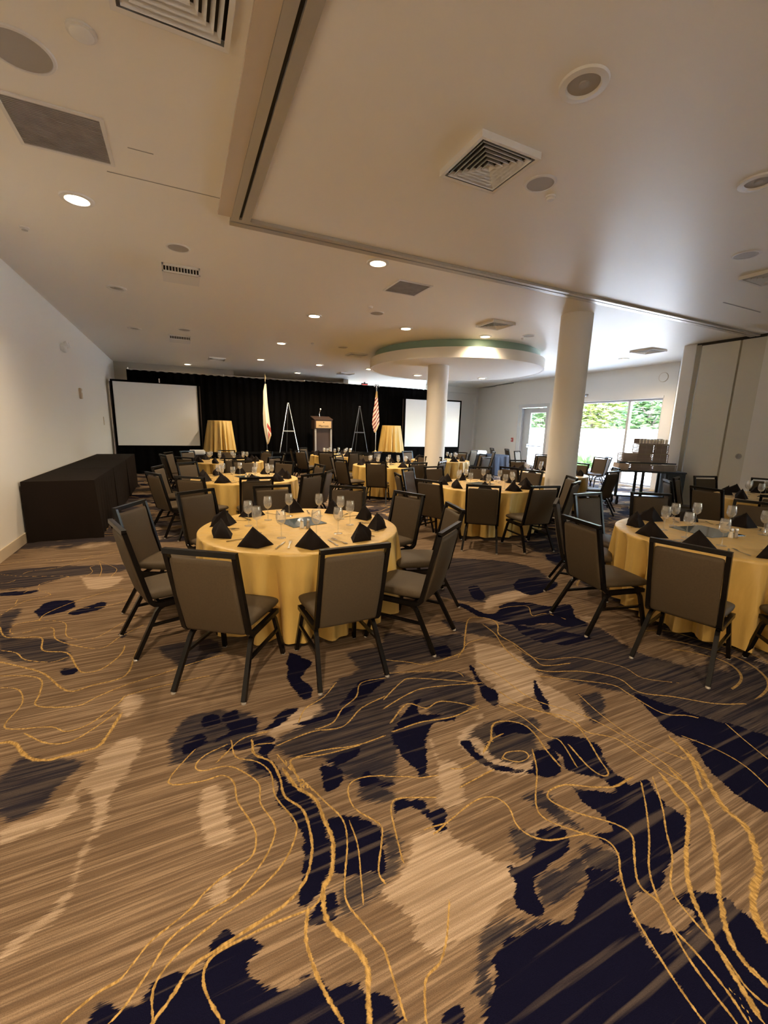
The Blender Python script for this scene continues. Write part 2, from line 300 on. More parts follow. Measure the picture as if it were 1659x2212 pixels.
NAVY=[
[(-0.11,2.196),(-0.088,2.259),(-0.017,2.287),(0.016,2.233),(-0.055,2.154),(-0.099,2.156)],
[(0.292,2.094),(0.329,2.058),(0.305,1.961),(0.353,1.794),(0.422,1.661),(0.46,1.525),(0.446,1.413),(0.441,1.309),(0.382,1.241),(0.305,1.189),(0.28,1.225),(0.314,1.289),(0.345,1.372),(0.349,1.502),(0.296,1.676),(0.309,1.798),(0.232,1.942),(0.297,1.982)],
[(0.532,1.844),(0.585,1.738),(0.618,1.692),(0.536,1.625),(0.518,1.676)],
[(0.687,1.646),(0.746,1.667),(0.775,1.592),(0.832,1.552),(0.82,1.528),(0.677,1.591)],
[(0.472,1.495),(0.541,1.476),(0.649,1.416),(0.669,1.336),(0.651,1.256),(0.619,1.19),(0.596,1.181),(0.554,1.219),(0.476,1.244),(0.43,1.275),(0.454,1.376)],
[(0.372,1.21),(0.406,1.203),(0.406,1.152),(0.345,1.123),(0.293,1.147)],
[(-0.012,1.211),(0.027,1.241),(0.046,1.206),(0.0,1.178)],
[(-0.369,1.147),(-0.326,1.191),(-0.29,1.18),(-0.275,1.151),(-0.209,1.149),(-0.186,1.18),(-0.129,1.185),(-0.056,1.161),(-0.028,1.178),(0.044,1.179),(0.08,1.177),(0.141,1.135),(0.103,1.125),(0.092,1.103),(0.113,1.05),(0.191,0.984),(0.266,0.992),(0.307,0.955),(0.404,0.923),(0.395,0.885),(0.44,0.864),(0.425,0.783)],
[(0.997,1.824),(1.111,1.735),(1.02,1.546),(0.964,1.532),(0.968,1.635),(0.942,1.716)],
[(0.795,1.454),(0.92,1.412),(0.912,1.336),(0.973,1.335),(0.94,1.238),(0.892,1.247),(0.888,1.297),(0.86,1.372),(0.783,1.407),(0.733,1.354)],
[(1.29,1.657),(1.291,1.493),(1.384,1.386),(1.499,1.311),(1.538,1.334),(1.433,1.372),(1.341,1.48),(1.339,1.616)],
[(1.634,1.431),(1.726,1.372),(1.665,1.278),(1.591,1.247),(1.537,1.286),(1.504,1.317)],
[(1.734,1.462),(1.989,1.351),(1.877,1.152),(1.886,1.07),(1.808,1.075),(1.785,1.161),(1.692,1.25),(1.736,1.35)],
[(1.62,1.173),(1.671,1.136),(1.795,1.066),(1.978,1.06),(1.99,1.009),(1.964,0.949),(1.937,0.829),(1.831,0.76),(1.686,0.75),(1.552,0.695),(1.454,0.721),(1.391,0.724),(1.428,0.788),(1.521,0.855),(1.503,0.963),(1.578,0.929),(1.63,0.991),(1.605,1.094)],
[(1.289,1.07),(1.353,1.066),(1.41,1.016),(1.347,0.955),(1.268,0.948),(1.117,0.91),(1.069,0.828),(0.995,0.878),(1.055,0.937),(1.069,0.997),(1.12,0.974),(1.202,1.009)],
[(1.35,0.861),(1.452,0.815),(1.428,0.788),(1.313,0.821)],
[(0.819,0.8),(0.884,0.812),(0.981,0.805),(1.131,0.76),(1.184,0.775),(1.223,0.808),(1.313,0.821),(1.428,0.788),(1.391,0.724),(1.357,0.673),(1.329,0.589),(1.308,0.481),(1.277,0.393),(0.711,0.653),(0.758,0.72)],
[(1.667,0.643),(1.736,0.577),(1.74,0.541),(1.715,0.435),(1.477,0.302),(1.277,0.393),(1.308,0.481),(1.329,0.589),(1.365,0.662),(1.428,0.58),(1.58,0.588),(1.551,0.652)],
[(2.506,1.125),(2.655,1.06),(2.657,0.927),(2.662,0.79),(2.403,0.686),(2.322,0.776),(2.349,0.896),(2.39,0.992)],
[(0.605,0.744),(0.658,0.736),(0.637,0.702),(0.578,0.729)],
[(-0.11,2.178),(-0.088,2.222),(-0.019,2.229),(0.014,2.196),(-0.055,2.172),(-0.099,2.156)],
[(-0.014,2.367),(0.013,2.42),(0.076,2.415),(0.096,2.34),(0.032,2.306)],
[(0.112,2.377),(0.196,2.432),(0.211,2.334),(0.298,2.296),(0.268,2.182),(0.149,2.234)],
[(0.061,2.194),(0.206,2.189),(0.369,2.169),(0.544,2.281),(0.442,2.297),(0.346,2.189),(0.268,2.182),(0.149,2.234)],
[(0.114,2.116),(0.213,2.147),(0.354,2.095),(0.32,2.044),(0.135,2.088)],
[(0.639,2.948),(0.766,2.753),(0.643,2.613),(0.673,2.428),(0.607,2.352),(0.554,2.507),(0.568,2.707)],
[(-1.305,4.548),(-1.249,4.748),(-1.039,4.693),(-1.018,4.485),(-1.186,4.396),(-1.227,4.363)],
[(-1.051,4.392),(-0.796,4.565),(-0.755,4.405),(-0.935,4.318)],
[(-0.869,3.349),(-0.768,3.307),(-0.756,3.24),(-0.848,3.25)],
[(-1.74,5.193),(-1.431,5.135),(-1.465,5.051),(-1.708,5.085)],
[(-0.573,3.771),(-0.509,3.788),(-0.529,3.67)],
[(0.484,2.15),(0.766,2.185),(0.968,2.386),(1.163,2.361),(1.102,2.3),(0.803,2.122),(0.625,2.11)],
[(0.561,1.814),(0.762,1.832),(0.737,1.788),(0.6,1.781)],
[(0.535,1.809),(0.617,1.724),(0.555,1.646),(0.514,1.664)],
[(0.3,2.071),(0.354,2.029),(0.297,1.982),(0.266,2.013)],
[(2.361,3.255),(2.453,3.188),(2.488,2.942),(2.648,2.933),(2.802,3.046),(3.043,3.01),(3.222,2.815),(3.445,2.785),(3.24,2.526),(3.258,2.365),(3.022,2.414),(2.938,2.547),(2.743,2.578),(2.547,2.659),(2.464,2.845),(2.394,2.926)],
[(3.488,3.557),(3.834,3.463),(3.751,3.213),(3.271,3.115),(3.225,3.346)],
[(1.695,2.578),(1.839,2.597),(1.772,2.433),(1.638,2.453)],
[(0.97,1.856),(1.195,2.048),(1.286,2.059),(1.194,1.93),(1.388,1.869),(1.365,1.811),(1.228,1.826),(1.123,1.73),(1.01,1.519),(0.961,1.622),(0.957,1.746)],
[(1.53,1.652),(1.608,1.683),(1.71,1.638),(1.729,1.545),(1.616,1.574),(1.493,1.587)],
[(2.121,1.922),(2.045,1.784),(1.991,1.655),(1.913,1.618),(2.003,1.803)],
[(1.826,2.27),(1.772,2.041),(1.775,1.901),(1.682,1.813),(1.676,1.944)],
[(2.633,1.559),(2.785,1.24),(2.889,1.103),(3.005,0.907),(2.505,0.709),(2.56,0.884),(2.515,0.99),(2.543,1.109),(2.473,1.221)],
[(1.799,1.474),(1.947,1.409),(1.974,1.338),(1.893,1.177),(1.913,1.089),(1.819,1.084),(1.829,1.223),(1.759,1.34)],
[(2.586,2.643),(2.792,2.462),(3.029,2.227),(2.889,2.158),(2.601,2.278),(2.538,2.476)],
[(2.74,3.54),(2.881,3.558),(2.764,3.252),(2.612,3.248)],
]
GRAY=[
[(-0.815,2.068),(-0.896,2.232),(-0.897,2.346),(-0.845,2.45),(-0.729,2.399),(-0.567,2.311),(-0.624,2.167),(-0.673,2.08),(-0.766,2.035)],
[(-0.156,2.289),(-0.019,2.229),(-0.132,2.111),(-0.154,2.18)],
[(0.182,1.998),(0.286,1.987),(0.294,1.835),(0.2,1.877)],
[(0.671,1.608),(0.764,1.567),(0.808,1.504),(0.766,1.467),(0.652,1.531)],
[(0.554,1.219),(0.619,1.19),(0.597,1.144),(0.429,1.117),(0.432,1.2)],
[(0.849,0.88),(0.931,0.866),(1.051,0.789),(1.131,0.76),(0.981,0.805),(0.823,0.798),(0.717,0.66),(0.715,0.71),(0.74,0.789),(0.798,0.851)],
[(1.361,1.626),(1.758,1.574),(1.597,1.411),(1.505,1.399),(1.39,1.502)],
[(1.361,1.23),(1.463,1.214),(1.485,1.031),(1.475,0.987),(1.418,1.061),(1.386,1.138)],
[(1.195,1.124),(1.244,1.079),(1.285,1.026),(1.148,0.992),(1.144,1.067)],
[(1.422,0.954),(1.512,0.859),(1.452,0.806),(1.358,0.857)],
[(1.129,0.922),(1.338,0.906),(1.335,0.849),(1.228,0.823),(1.1,0.847)],
[(0.678,1.332),(0.722,1.289),(0.678,1.183),(0.593,1.154)],
[(-0.154,2.18),(-0.145,2.343),(-0.049,2.469),(0.168,2.42),(0.298,2.296),(0.26,2.127),(0.09,2.108),(-0.002,2.079),(-0.11,2.093)],
[(-1.962,5.945),(-1.543,5.956),(-0.749,5.741),(-0.743,5.469),(-1.23,5.495),(-1.4,5.333),(-1.762,5.267)],
[(-1.565,4.602),(-1.414,4.646),(-1.399,4.246),(-1.299,3.991),(-0.974,3.856),(-0.846,3.503),(-0.906,3.461),(-1.296,3.694)],
[(0.497,2.145),(0.861,2.461),(1.289,2.464),(0.82,1.529),(0.561,1.814),(0.336,2.0)],
[(1.046,2.776),(1.423,2.732),(1.237,2.36),(1.049,2.502)],
[(-0.289,3.412),(0.09,3.411),(0.177,3.179),(-0.082,3.047)],
[(2.037,2.969),(2.586,2.643),(3.258,2.365),(3.18,1.877),(3.568,1.129),(3.005,0.907),(2.694,1.256),(2.594,1.549),(2.207,2.009),(2.351,2.383),(2.13,2.646),(2.007,2.742)],
[(2.622,4.983),(3.234,4.522),(3.875,4.061),(3.865,3.494),(2.995,3.093),(2.411,3.329),(2.158,4.081)],  # grey streaks; the greying also stands in for weaker lamplight here
[(1.454,2.971),(1.742,2.763),(2.038,2.684),(1.935,2.478),(1.572,2.412),(1.253,2.547)],
[(1.177,2.385),(1.692,2.228),(1.647,1.956),(1.376,1.828),(1.181,2.054),(1.028,2.072)],
[(1.312,1.667),(1.493,1.711),(1.818,1.636),(1.698,1.478),(1.561,1.374),(1.393,1.431),(1.332,1.545)],
[(2.275,1.686),(2.428,1.647),(2.265,1.488),(2.124,1.458)],
]
LIGHT=[
[(-0.383,2.389),(-0.302,2.335),(-0.297,2.26),(-0.343,2.196),(-0.371,2.084),(-0.406,1.987),(-0.419,1.833),(-0.454,1.751),(-0.461,1.62),(-0.501,1.514),(-0.531,1.505),(-0.628,1.437),(-0.642,1.483),(-0.539,1.539),(-0.488,1.615),(-0.471,1.759),(-0.447,1.857),(-0.461,1.999),(-0.503,2.099),(-0.547,2.09),(-0.528,1.99),(-0.612,1.919),(-0.635,1.953),(-0.772,1.925),(-0.799,2.014),(-0.666,2.014),(-0.579,2.078),(-0.541,2.159),(-0.48,2.256),(-0.482,2.341)],
[(-0.011,1.881),(0.061,1.878),(0.083,1.77),(0.069,1.724),(0.082,1.564),(0.002,1.578),(-0.03,1.659),(-0.034,1.783)],
[(0.035,1.429),(0.068,1.346),(0.026,1.315),(-0.026,1.363)],
[(1.147,1.719),(1.121,1.585),(1.193,1.519),(1.09,1.337),(0.96,1.354),(1.041,1.459)],
[(0.785,1.261),(0.941,1.249),(0.956,1.151),(1.113,0.968),(1.026,0.924),(0.873,0.884),(0.791,0.869),(0.644,0.9),(0.619,1.015),(0.579,1.125),(0.646,1.14),(0.695,1.175)],
[(1.349,1.631),(1.346,1.486),(1.433,1.372),(1.538,1.334),(1.597,1.411),(1.539,1.384),(1.46,1.402),(1.391,1.484),(1.409,1.605)],
[(-1.116,5.45),(-1.04,5.38),(-0.724,5.296),(-0.719,5.063),(-0.848,4.936),(-0.982,5.024)],
[(0.37,2.179),(0.47,2.267),(0.701,2.262),(0.516,2.115),(0.38,2.094),(0.328,2.022),(0.323,2.061)],
[(-0.48,2.323),(-0.406,2.399),(-0.328,2.384),(-0.298,2.278),(-0.34,2.162),(-0.388,2.064),(-0.506,2.116),(-0.47,2.188)],
[(-0.445,2.756),(-0.404,2.838),(-0.32,2.752),(-0.38,2.591),(-0.434,2.658)],
[(2.095,1.874),(2.186,1.778),(2.144,1.541),(2.033,1.498),(1.947,1.65)],
[(2.05,2.509),(2.229,2.354),(2.223,2.002),(2.003,1.803),(1.725,1.819),(1.829,1.988),(1.816,2.175)],
[(3.304,2.553),(3.407,2.484),(3.259,2.414),(3.219,2.456)],
[(1.334,1.697),(1.545,1.777),(1.468,1.722),(1.326,1.641),(1.335,1.491),(1.527,1.339),(1.494,1.305),(1.374,1.374),(1.304,1.471),(1.279,1.642)],
[(2.787,3.242),(3.177,3.293),(3.224,3.134),(2.78,3.055),(2.556,3.027)],
]

# ------------------------------------------------------------------ carpet floor
def catmull(pts,k=4):
    P=np.array(pts,float); n=len(P); out=[]
    for i in range(n-1):
        a,b,c,d=P[max(i-1,0)],P[i],P[i+1],P[min(i+2,n-1)]
        for j in range(k):
            t=j/k; out.append(.5*((2*b)+(c-a)*t+(2*a-5*b+4*c-d)*t*t+(3*b-a-3*c+d)*t*t*t))
    out.append(P[-1]); return np.array(out)
def axis(segs):
    o=[]
    for a,b,s in segs: o+=list(np.arange(a,b-1e-6,s))
    o.append(segs[-1][1]); return np.array(o)
def carpet():
    gx=axis([(-2.12,-1.3,.03),(-1.3,3.0,.013),(3.0,6.0,.04),(6,14,.25)])
    gy=axis([(-6,.2,.5),(.2,3.2,.013),(3.2,6.5,.03),(6.5,21,.25)])
    nx,ny=len(gx),len(gy)
    X,Y=np.meshgrid(gx,gy); X=X.ravel(); Y=Y.ravel(); n=X.size
    gs=np.full((n,4),9.,np.float32); gu=np.full((n,4),9.,np.float32)
    for li,(wd,pts) in enumerate(GOLD):
        P=catmull(pts); c=li%4; w=wd*.0074
        lo=P.min(0)-.15; hi=P.max(0)+.15
        idx=np.where((X>lo[0])&(X<hi[0])&(Y>lo[1])&(Y<hi[1]))[0]
        if not len(idx): continue
        x,y=X[idx],Y[idx]; best=np.full(len(idx),9.); sg=np.ones(len(idx))
        for a,b in zip(P,P[1:]):
            d=b-a; l2=d@d
            if l2<1e-9: continue
            t=np.clip(((x-a[0])*d[0]+(y-a[1])*d[1])/l2,0,1); ex=x-a[0]-t*d[0]; ey=y-a[1]-t*d[1]; q=np.hypot(ex,ey)
            s=np.sign(d[0]*ey-d[1]*ex); m=q<best; best[m]=q[m]; sg[m]=s[m]
        m=best/w<gu[idx,c]; ii=idx[m]; gu[ii,c]=(best/w)[m]; gs[ii,c]=(best/w*np.where(sg==0,1,sg))[m]
    reg=np.full((n,4),.3,np.float32)
    for ch,polys in enumerate((NAVY,GRAY,LIGHT)):
        for pl in polys:
            P=catmull(pl+[pl[0]],3)
            lo=P.min(0)-.12; hi=P.max(0)+.12
            idx=np.where((X>lo[0])&(X<hi[0])&(Y>lo[1])&(Y<hi[1]))[0]
            if not len(idx): continue
            x,y=X[idx],Y[idx]; best=np.full(len(idx),9.); ins=np.zeros(len(idx),bool)
            for a,b in zip(P,P[1:]):
                d=b-a; l2=d@d
                if l2<1e-9: continue
                t=np.clip(((x-a[0])*d[0]+(y-a[1])*d[1])/l2,0,1); best=np.minimum(best,np.hypot(x-a[0]-t*d[0],y-a[1]-t*d[1]))
                if a[1]!=b[1]:
                    cr=((a[1]>y)!=(b[1]>y)); ins^=cr&(x<(b[0]-a[0])*(y-a[1])/(b[1]-a[1])+a[0])
            sdv=np.where(ins,-best,best); reg[idx,ch]=np.minimum(reg[idx,ch],sdv)
    # where the traced part of the pattern ends and the repeat goes on
    dfar=np.maximum.reduce([(Y-5.6)/1.2,(X-(2.5+.35*Y))/.6,(.1-Y)/.5]); reg[:,3]=np.clip(dfar,0,1)
    me=bpy.data.meshes.new('floor'); me.vertices.add(n)
    co=np.zeros((n,3),np.float32); co[:,0]=X; co[:,1]=Y; me.vertices.foreach_set('co',co.ravel())
    i=np.arange(nx-1)[None,:]+np.arange(ny-1)[:,None]*nx; i=i.ravel()
    q=np.stack([i,i+1,i+1+nx,i+nx],1).astype(np.int32); nf=len(q)
    me.loops.add(nf*4); me.loops.foreach_set('vertex_index',q.ravel()); me.polygons.add(nf)
    me.polygons.foreach_set('loop_start',np.arange(nf,dtype=np.int32)*4); me.update(calc_edges=True)
    for nm,ar in (('gold_s',gs),('gold_u',gu),('reg',reg)):
        at=me.attributes.new(nm,'FLOAT_COLOR','POINT'); at.data.foreach_set('color',np.ascontiguousarray(ar,np.float32).ravel())
    # material
    m=bpy.data.materials.new('patterned_carpet'); m.use_nodes=True; nt=m.node_tree; p=nt.nodes['Principled BSDF']
    p.inputs['Roughness'].default_value=.95; p.inputs['Specular IOR Level'].default_value=.02; p.inputs['Sheen Weight'].default_value=.0
    lk=nt.links.new
    def math_(op,a,b=None,c=None):
        k=N(nt,'ShaderNodeMath',operation=op)
        for i,v in enumerate((a,b,c)):
            if v is None: continue
            if isinstance(v,(int,float)): k.inputs[i].default_value=v
            else: lk(v,k.inputs[i])
        return k.outputs[0]
    tc=N(nt,'ShaderNodeTexCoord').outputs['Object']
    def noise(sc,scale=1,detail=2,off=0):
        mp=N(nt,'ShaderNodeMapping'); mp.inputs['Scale'].default_value=sc; mp.inputs['Location'].default_value=(off,off*1.7,0); lk(tc,mp.inputs[0])
        k=N(nt,'ShaderNodeTexNoise'); k.inputs['Scale'].default_value=scale; k.inputs['Detail'].default_value=detail; lk(mp.outputs[0],k.inputs[0]); return k.outputs[0]
    def attr(nm):
        a=N(nt,'ShaderNodeAttribute',attribute_name=nm); s=N(nt,'ShaderNodeSeparateColor'); lk(a.outputs['Color'],s.inputs[0]); return [s.outputs[0],s.outputs[1],s.outputs[2],a.outputs['Alpha']]
    rag=math_('SUBTRACT',noise((9,190,1),1,2,3.1),.5)      # ragged ends along the weave (x)
    rag2=math_('SUBTRACT',noise((4,70,1),1,2,8.3),.5)
    wrp=math_('SUBTRACT',noise((1,1.6,1),7,3,71),.5)
    def mask(d,amp,soft=.004,off=0):
        e=math_('ADD',d,math_('MULTIPLY',rag,amp)); e=math_('ADD',e,math_('MULTIPLY',rag2,amp*.8)); e=math_('ADD',e,math_('MULTIPLY',wrp,.07)); e=math_('SUBTRACT',off,e)
        k=math_('DIVIDE',e,soft); k=math_('ADD',k,.5); c=N(nt,'ShaderNodeClamp'); lk(k,c.inputs[0]); return c.outputs[0]
    rg=attr('reg')
    # continuing pattern: broad blobs
    nb=noise((.8,1.0,1),1.35,4,11); nb2=noise((.7,1.3,1),1.7,4,23); nb3=noise((.9,1.2,1),1.2,3,41)
    far=rg[3]
    def orfar(d,fieldd):   # mix distance fields
        k=N(nt,'ShaderNodeMix',data_type='FLOAT'); lk(far,k.inputs[0]); lk(d,k.inputs[2]); lk(fieldd,k.inputs[3]); return k.outputs[0]
    dn=orfar(rg[0],math_('MULTIPLY',math_('SUBTRACT',.575,nb),.5))
    dg=orfar(rg[1],math_('MULTIPLY',math_('SUBTRACT',.45,nb2),.5))
    dl=orfar(rg[2],math_('MULTIPLY',math_('SUBTRACT',.60,nb3),.5))
    mn=mask(dn,.035); mg=mask(dg,.09,.012); ml=mask(dl,.08,.012)
    # colour of the base with weave streaks
    st=noise((1.1,38,1),1,4,0); st2=noise((3.2,130,1),1,3,5); fine=noise((260,420,1),1,1,2)
    def mixc(f,a,b):
        k=N(nt,'ShaderNodeMix',data_type='RGBA'); 
        if isinstance(f,(int,float)): k.inputs[0].default_value=f
        else: lk(f,k.inputs[0])
        for i,v in ((6,a),(7,b)):
            if isinstance(v,tuple): k.inputs[i].default_value=v
            else: lk(v,k.inputs[i])
        return k.outputs[2]
    def ramp(f,lo,hi):
        k=N(nt,'ShaderNodeMapRange'); k.inputs[1].default_value=lo; k.inputs[2].default_value=hi; lk(f,k.inputs[0]); return k.outputs[0]
    sA=ramp(st,.40,.60); sB=ramp(st2,.44,.58)
    base=mixc(sA,(.165,.110,.068,1),(.305,.215,.138,1)); base=mixc(math_('MULTIPLY',sB,.6),base,(.098,.068,.046,1))
    light=mixc(sA,(.31,.225,.15,1),(.50,.38,.27,1)); light=mixc(math_('MULTIPLY',sB,.35),light,(.20,.145,.10,1))
    sC=ramp(math_('ADD',math_('MULTIPLY',st,.5),math_('MULTIPLY',st2,.5)),.45,.56)
    grayc=mixc(sC,(.026,.023,.032,1),(.120,.093,.072,1)); grayc=mixc(math_('MULTIPLY',sB,.6),grayc,(.014,.013,.026,1))
    navc=mixc(ramp(noise((.9,24,1),1,3,17),.56,.66),(.0055,.0055,.019,1),(.070,.055,.052,1))
    col=mixc(mg,base,grayc); col=mixc(ml,col,light); col=mixc(mn,col,navc)
    # gold contour lines
    gsx=attr('gold_s'); gux=attr('gold_u'); gm=None
    wob=math_('ADD',math_('MULTIPLY',math_('SUBTRACT',noise((14,60,1),1,2,31),.5),1.6),math_('MULTIPLY',rag,1.0))
    for s_,u_ in zip(gsx,gux):
        d=math_('ABSOLUTE',s_); e=math_('SUBTRACT',math_('ADD',1.0,wob),d); e=math_('MULTIPLY',e,2.2)
        c=N(nt,'ShaderNodeClamp'); lk(e,c.inputs[0]); ok=math_('LESS_THAN',u_,2.6); v=math_('MULTIPLY',c.outputs[0],ok)
        gm=v if gm is None else math_('MAXIMUM',gm,v)
    # far contour lines from a smooth field
    nf_=noise((.55,.8,1),.9,1,60); fr=math_('FRACT',math_('MULTIPLY',nf_,16)); fd=math_('ABSOLUTE',math_('SUBTRACT',fr,.5)); fl=math_('LESS_THAN',fd,.055)
    gate=math_('GREATER_THAN',noise((.4,.5,1),1,1,77),.50)
    fl=math_('MULTIPLY',math_('MULTIPLY',fl,gate),math_('GREATER_THAN',far,.6))
    gm=math_('MAXIMUM',gm,math_('MULTIPLY',fl,.75))
    goldc=mixc(ramp(noise((90,30,1),1,1,9),.35,.65),(.30,.185,.060,1),(.56,.36,.12,1))
    col=mixc(gm,col,goldc)
    col=mixc(ramp(fine,.3,.7),mixc(.25,col,(0,0,0,1)),col)
    lk(col,p.inputs['Base Color'])
    bp=N(nt,'ShaderNodeBump'); bp.inputs['Strength'].default_value=.5; bp.inputs['Distance'].default_value=.004; lk(fine,bp.inputs['Height']); lk(bp.outputs[0],p.inputs['Normal'])
    me.materials.append(m)
    o=bpy.data.objects.new('floor',me); C.objects.link(o); o['kind']='structure'
carpet()
# ------------------------------------------------------------------ room shell
WX,EX=-2.08,13.35
PX=11.1
struct('ceiling',B(WX-.2,14.2,-5.7,25,H,H+.15),M['ceiling'])
struct('wall_left',B(WX-.2,WX,-5.7,18.7,0,H),M['wall'])
struct('baseboard_left',B(WX,WX+.015,-5.7,18.4,0,.14),M['trim'])
# rear wall, behind the photographer
bm=bmesh.new(); box(bm,WX-.2,PX+.2,-5.7,-5.5,0,H)
struct('wall_rear',bm,M['wall'])
# back wall with its jogs
bm=bmesh.new()
prism(bm,[(WX,18.5),(2.03,18.5),(2.03,20.1),(6.72,20.1),(6.72,18.6),(6.95,18.6),(6.95,24.6),(14.2,24.6),(14.2,24.8),(6.75,24.8),(6.75,20.3),(1.83,20.3),(1.83,18.7),(WX,18.7)],0,H)
struct('wall_back',bm,M['wall_warm'])
# far right recess wall: window wall carries on in shallow steps
bm=bmesh.new()
prism(bm,[(13.35,14.96),(13.62,14.96),(13.62,16.5),(13.85,16.5),(13.85,18.2),(14.0,18.2),(14.0,16.6),(13.76,16.6),(13.76,15.06),(13.6,14.97)],0,H)
struct('wall_recess',bm,M['wall'])
bm=bmesh.new(); box(bm,10.9,13.85,18.2,18.4,0,H)
box(bm,10.9,13.85,18.05,18.2,3.55,H); box(bm,13.72,13.85,18.05,18.2,0,3.55)
struct('wall_alcove',bm,M['wall'])
# window wall
bm=bmesh.new()
for y0,y1,z0,z1 in ((7.99,8.33,0,H),(12.0,12.8,0,H),(14.5,14.96,0,H),(8.33,12.0,2.83,H),(12.8,14.5,2.86,H),(8.33,12.0,0,.06)): box(bm,EX,EX+.25,y0,y1,z0,z1)
struct('wall_window',bm,M['wall'])
# return wall + partition side
bm=bmesh.new(); prism(bm,[(11.13,6.5),(13.6,6.5),(13.6,7.98),(13.35,7.98),(11.13,6.62)],0,H); struct('wall_return',bm,M['wall'])
bm=bmesh.new(); box(bm,PX,PX+.3,6.33,6.52,0,H); struct('trim_1',bm,M['wall'])
bm=bmesh.new(); box(bm,PX-.05,PX+.25,-3.0,4.95,0,H); box(bm,PX-.05,PX+.25,-5.49,-4.2,0,H); box(bm,PX-.05,PX+.25,-4.2,-3.0,3.0,H); box(bm,PX-.05,PX+.25,-4.2,-3.0,0,.1)
struct('wall_right',bm,M['wall'])
pt=thing('folding_partition','stacked beige folding partition panels at the right end of the ceiling track','partition',(PX,5.7,0))
def pb(name,x0,x1,y0,y1,z0,z1,m,parent=pt,b=.004): return obj(name,B(x0-PX,x1-PX,y0-5.7,y1-5.7,z0,z1,b),m,parent)
pb('panel',PX+.02,PX+.1,5.45,6.21,.01,H-.06,M['panel']); pb('panel',PX+.02,PX+.1,4.97,5.41,.01,H-.06,M['panel'])
pb('seal_strip',PX+.0,PX+.12,6.22,6.32,.01,H-.04,M['seal']); pb('seal_strip',PX+.04,PX+.12,5.405,5.455,.01,H-.06,M['seal'])
pb('top_seal',PX+.01,PX+.14,4.97,6.32,H-.06,H-.001,M['dark'])
hd=obj('pull_ring',bmesh.new(),M['steel'],pt); hb=bmesh.new(); lathe(hb,[(.045,0),(.06,0),(.06,.012),(.045,.012)],24,cap=False); hb.to_mesh(hd.data); hb.free(); hd.location=(.0,-.61,1.29); hd.rotation_euler=(0,R(90),0)
hb=bmesh.new(); lathe(hb,[(.0,0),(.044,0),(.044,.008),(0,.008)],20); box(hb,-.04,.04,-.012,.012,.008,.014); hp=obj('latch_plate',hb,M['grey'],pt); hp.location=(.0,-.61,1.29); hp.rotation_euler=(0,R(-90),0)
# glazing
def glazing(name,y0,y1,z0,z1,bars,doors=False,x=EX+.12):
    e=structe(name)
    bm=bmesh.new(); t=.06
    box(bm,x-.05,x+.05,y0,y0+t,z0,z1); box(bm,x-.05,x+.05,y1-t,y1,z0,z1); box(bm,x-.05,x+.05,y0+t,y1-t,z1-t,z1); box(bm,x-.05,x+.05,y0+t,y1-t,z0,z0+t)
    obj('window_frame',bm,M['winframe'],e)
    for b in bars: obj('mullion',B(x-.045,x+.045,b-.045,b+.045,z0+t,z1-t),M['winframe'],e)
    ys=[y0+t]+[v for b in bars for v in (b-.045,b+.045)]+[y1-t]
    for a,b in zip(ys[::2],ys[1::2]): obj('pane',B(x-.003,x+.003,a,b,z0+t,z1-t),M['pane'],e)
    return e
g1=glazing('window_1',8.33,12.0,.06,2.83,[9.45])
obj('window_head',B(EX-.03,EX+.02,8.31,12.02,2.83,2.90),M['white'],g1)
d1=structe('door_1'); x=EX+.12
bm=bmesh.new(); box(bm,EX-.02,EX+.2,12.8,12.9,0,2.86); box(bm,EX-.02,EX+.2,14.28,14.5,0,2.86); box(bm,EX-.02,EX+.2,12.9,14.28,2.72,2.86); obj('door_frame',bm,M['winframe'],d1)
bm=bmesh.new(); box(bm,x-.03,x+.03,12.92,13.02,.02,2.70); box(bm,x-.03,x+.03,13.85,14.0,.02,2.70); box(bm,x-.03,x+.03,13.02,13.85,2.50,2.70); box(bm,x-.03,x+.03,13.02,13.85,.02,.3); box(bm,x-.03,x+.03,14.0,14.27,.02,2.7)
lf=obj('door_leaf',bm,M['winframe'],d1); obj('pane',B(x-.004,x+.004,13.02,13.85,.3,2.5),M['pane'],lf)
bm=bmesh.new(); sweep(bm,[(x-.09,13.0,1.13),(x-.09,13.95,1.13)],.022,n=10); box(bm,x-.12,x-.02,13.86,13.99,1.06,1.2); obj('push_bar',bm,M['winframe'],lf)
# unseen right-rear window, added to let in more daylight
e=structe('added_window'); bm=bmesh.new()
for y in (-4.2,-3.06): box(bm,PX+.05,PX+.13,y,y+.06,.1,3.0)
obj('window_frame',bm,M['winframe'],e); obj('pane',B(PX+.085,PX+.09,-4.14,-3.06,.1,3.0),M['pane'],e)
# columns
def column(name,x,y,r,z1,label):
    o=obj(name,L([(r,0),(r,z1)],48,cap=True),M['wall'],smooth=60,loc=(x,y,0)); tag(o,label,'column'); return o
column('round_column',6.73,6.0,.28,H-.001,'big round white column nearest the camera, under the ceiling track')
column('round_column',6.39,10.15,.28,3.40,'slimmer looking round white column rising to the circular ceiling drop')
# dropped ceiling disc
dc=thing('ceiling_disc','large round white dropped ceiling disc with mint green upper rim','ceiling disc',(7.37,10.81,0))
obj('disc_soffit',L([(0,3.402),(2.40,3.402),(2.44,3.41),(2.40,3.46),(0,3.46)],96,cap=False),M['wall'],dc,smooth=40)
obj('disc_fascia',L([(2.44,3.40),(2.485,3.40),(2.485,3.645),(2.40,3.645),(2.40,3.46),(2.44,3.46),(2.44,3.40)],96,cap=False),M['wall'],dc,smooth=40)
obj('disc_rim',L([(2.34,3.645),(2.34,H-.001)],96,cap=False),M['mint'],dc,smooth=40)
